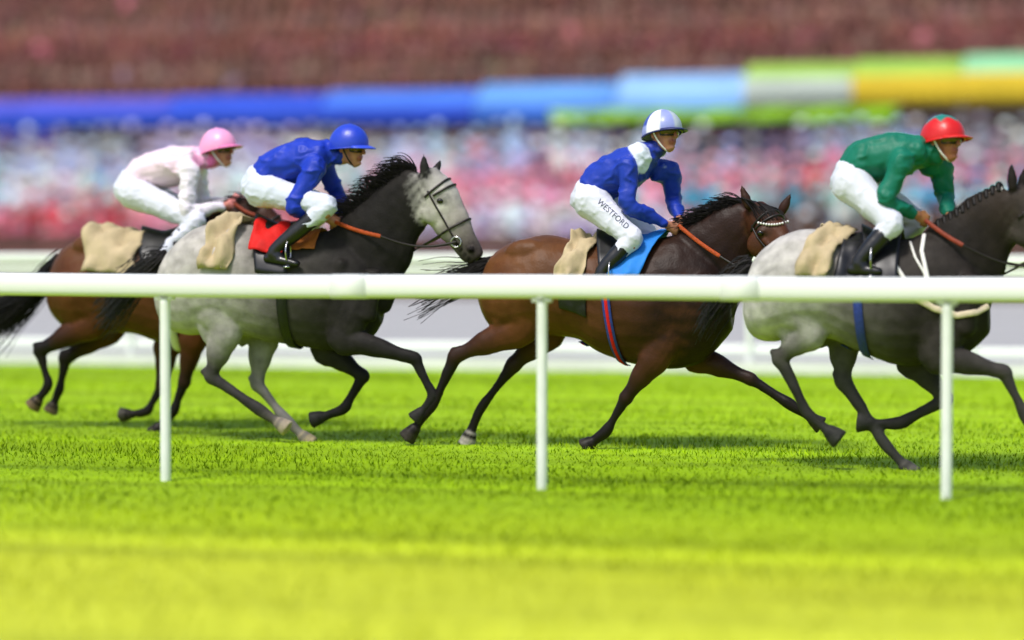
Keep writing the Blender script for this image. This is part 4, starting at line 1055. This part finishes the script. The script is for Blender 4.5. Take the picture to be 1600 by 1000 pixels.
    # chin strap
    cs = Geo(); cs.tube([W(.0, -.098, .02), W(.016, -.078, -.035), W(.038, -.054, -.085), W(.05, 0, -.122), W(.038, .054, -.085), W(.016, .078, -.035), W(.0, .098, .02)], .006, n=6, sub=4); cs.build('chin_strap', J.get('strapmat', M['whiteweb']), cap)
    return root, legs, br
BLU = (.010, .036, .40)
white = (.78, .78, .80)
def cap_plain(c): return lambda b, a: c
def cap_panels(b, a):
    q = int(((b + .25) % (2 * math.pi)) / (math.pi / 4)) % 8
    if q in (5, 2) and .45 < a < 1.25: return (.02, .05, .36)
    return ((.42, .48, .52), (.26, .30, .60), (.78, .78, .80), (.26, .30, .60))[q % 4] if q != 6 else (.78, .78, .80)
def cap_star(b, a):
    return (.008, .18, .14) if a < .74 + .16 * math.cos(6 * b) else (.56, .008, .008)
JA = dict(lane=.87, label='jockey in pale pink silks and pink cap on the dark bay horse', hip=(212, 290), waist=(232, 268), chest=(278, 258), neck=(316, 246), head=(342, 234), headrot=(-18, -6, 0),
    silk=(.78, .60, .70), sleeve=(.76, .70, .76), collar=(.72, .16, .38), neckcol=(.62, .12, .30), arm_near=((296, 268), (292, 332), (352, 322)), arm_far=((306, 262), (318, 320), (362, 314)),
    leg_near=((208, 300), (308, 345), (240, 412), (268, 428)), leg_far=((214, 300), (322, 342), (250, 412), (280, 428)), capcol=cap_plain((.80, .33, .55)), rim=(.72, .2, .42), peak=(.72, .18, .4), longbreech=True, glove=(.6, .2, .18), strapmat=M['whiteweb'],
    panels=[([(292, 246, -.05), (312, 262, -.1)], .07, (.76, .36, .56))])
JB = dict(lane=0, label='jockey in plain royal blue silks and blue cap on the white faced grey', hip=(412, 285), waist=(432, 262), chest=(478, 248), neck=(519, 236), head=(546, 230), headrot=(-14, 5, 0),
    silk=BLU, arm_near=((492, 262), (458, 322), (512, 342)), arm_far=((505, 258), (530, 310), (528, 340)),
    leg_near=((408, 296), (512, 322), (428, 392), (464, 412)), leg_far=((412, 296), (516, 322), (440, 392), (470, 412)), capcol=cap_plain((.014, .045, .48)), rim=(.015, .04, .45), peak=(.03, .07, .6), strapmat=M['leather'],
    breech=(.58, .61, .72))
JC = dict(lane=0, label='jockey in blue silks with white shoulder bands and a white striped cap', hip=(926, 305), waist=(942, 282), chest=(984, 262), neck=(1019, 234), head=(1036, 208), headrot=(-34, -5, -4),
    silk=(.010, .036, .34), arm_near=((982, 262), (982, 320), (1042, 351)), arm_far=((1046, 268), (1052, 312), (1062, 342)), elbow=.23,
    leg_near=((922, 312), (988, 372), (940, 424), (962, 444)), leg_far=((932, 310), (1012, 366), (960, 424), (985, 440)), capcol=cap_panels, rim=(.008, .012, .10), peak=(.008, .012, .09),
    panels=[([(992, 222, -.10), (1003, 240, -.14), (1010, 262, -.16), (1014, 284, -.16)], .062, (.62, .68, .78)), ([(1042, 250, .02), (1046, 280, -.02)], .05, (.5, .58, .74))],
    collar=(.02, .03, .16))
JD = dict(lane=-1.3, label='jockey in dark green silks and red cap with green top on the leading horse', hip=(1336, 276), waist=(1354, 250), chest=(1404, 242), neck=(1452, 234), head=(1474, 220), headrot=(-34, -4, -4),
    silk=(.004, .14, .085), arm_near=((1408, 252), (1384, 312), (1432, 336)), arm_far=((1470, 262), (1476, 306), (1482, 336)), elbow=.22, skin=(.33, .115, .055),
    leg_near=((1330, 286), (1394, 350), (1342, 408), (1374, 424)), leg_far=((1340, 284), (1432, 346), (1360, 408), (1392, 424)), capcol=cap_star, rim=(.6, .01, .01), peak=(.62, .012, .012), glove=(.36, .15, .05))
JOCK = {}
for k_, J in (('A', JA), ('B', JB), ('C', JC), ('D', JD)): JOCK[k_] = build_jockey(J)

# sponsor lettering down the thigh of the breeches
def lettering():
    root, legs, br = JOCK['C']; Hh, K, An, To = legs[0]
    me = br.data; bv = BVHTree.FromPolygons([v.co.copy() for v in me.vertices], [tuple(p.vertices) for p in me.polygons])
    cu = bpy.data.curves.new('txt', 'FONT'); cu.body = 'WESTFORD'; cu.size = .056; cu.space_character = 1.05
    to = bpy.data.objects.new('txt', cu); COL.objects.link(to); dg = bpy.context.evaluated_depsgraph_get()
    tm = bpy.data.meshes.new_from_object(to.evaluated_get(dg)); bpy.data.objects.remove(to)
    bm = bmesh.new(); bm.from_mesh(tm); bmesh.ops.triangulate(bm, faces=bm.faces); bmesh.ops.subdivide_edges(bm, edges=bm.edges, cuts=1)
    d = (K - Hh).normalized(); vd = (Hh - CAM).normalized(); side = d.cross(vd).normalized()
    if side.z < 0: side = -side
    o0 = Hh.lerp(K, .12) + side * .035
    for v in bm.verts:
        p = o0 + d * v.co.x + side * (v.co.y - .02) - vd * .6
        hit = bv.ray_cast(p, vd, 1.2)
        v.co = (hit[0] if hit[0] else p + vd * .5) - vd * .003
    me2 = bpy.data.meshes.new('lettering'); bm.to_mesh(me2); bm.free()
    link('lettering', me2, mat('dark blue print', (.035, .04, .075), .7), br)
lettering()
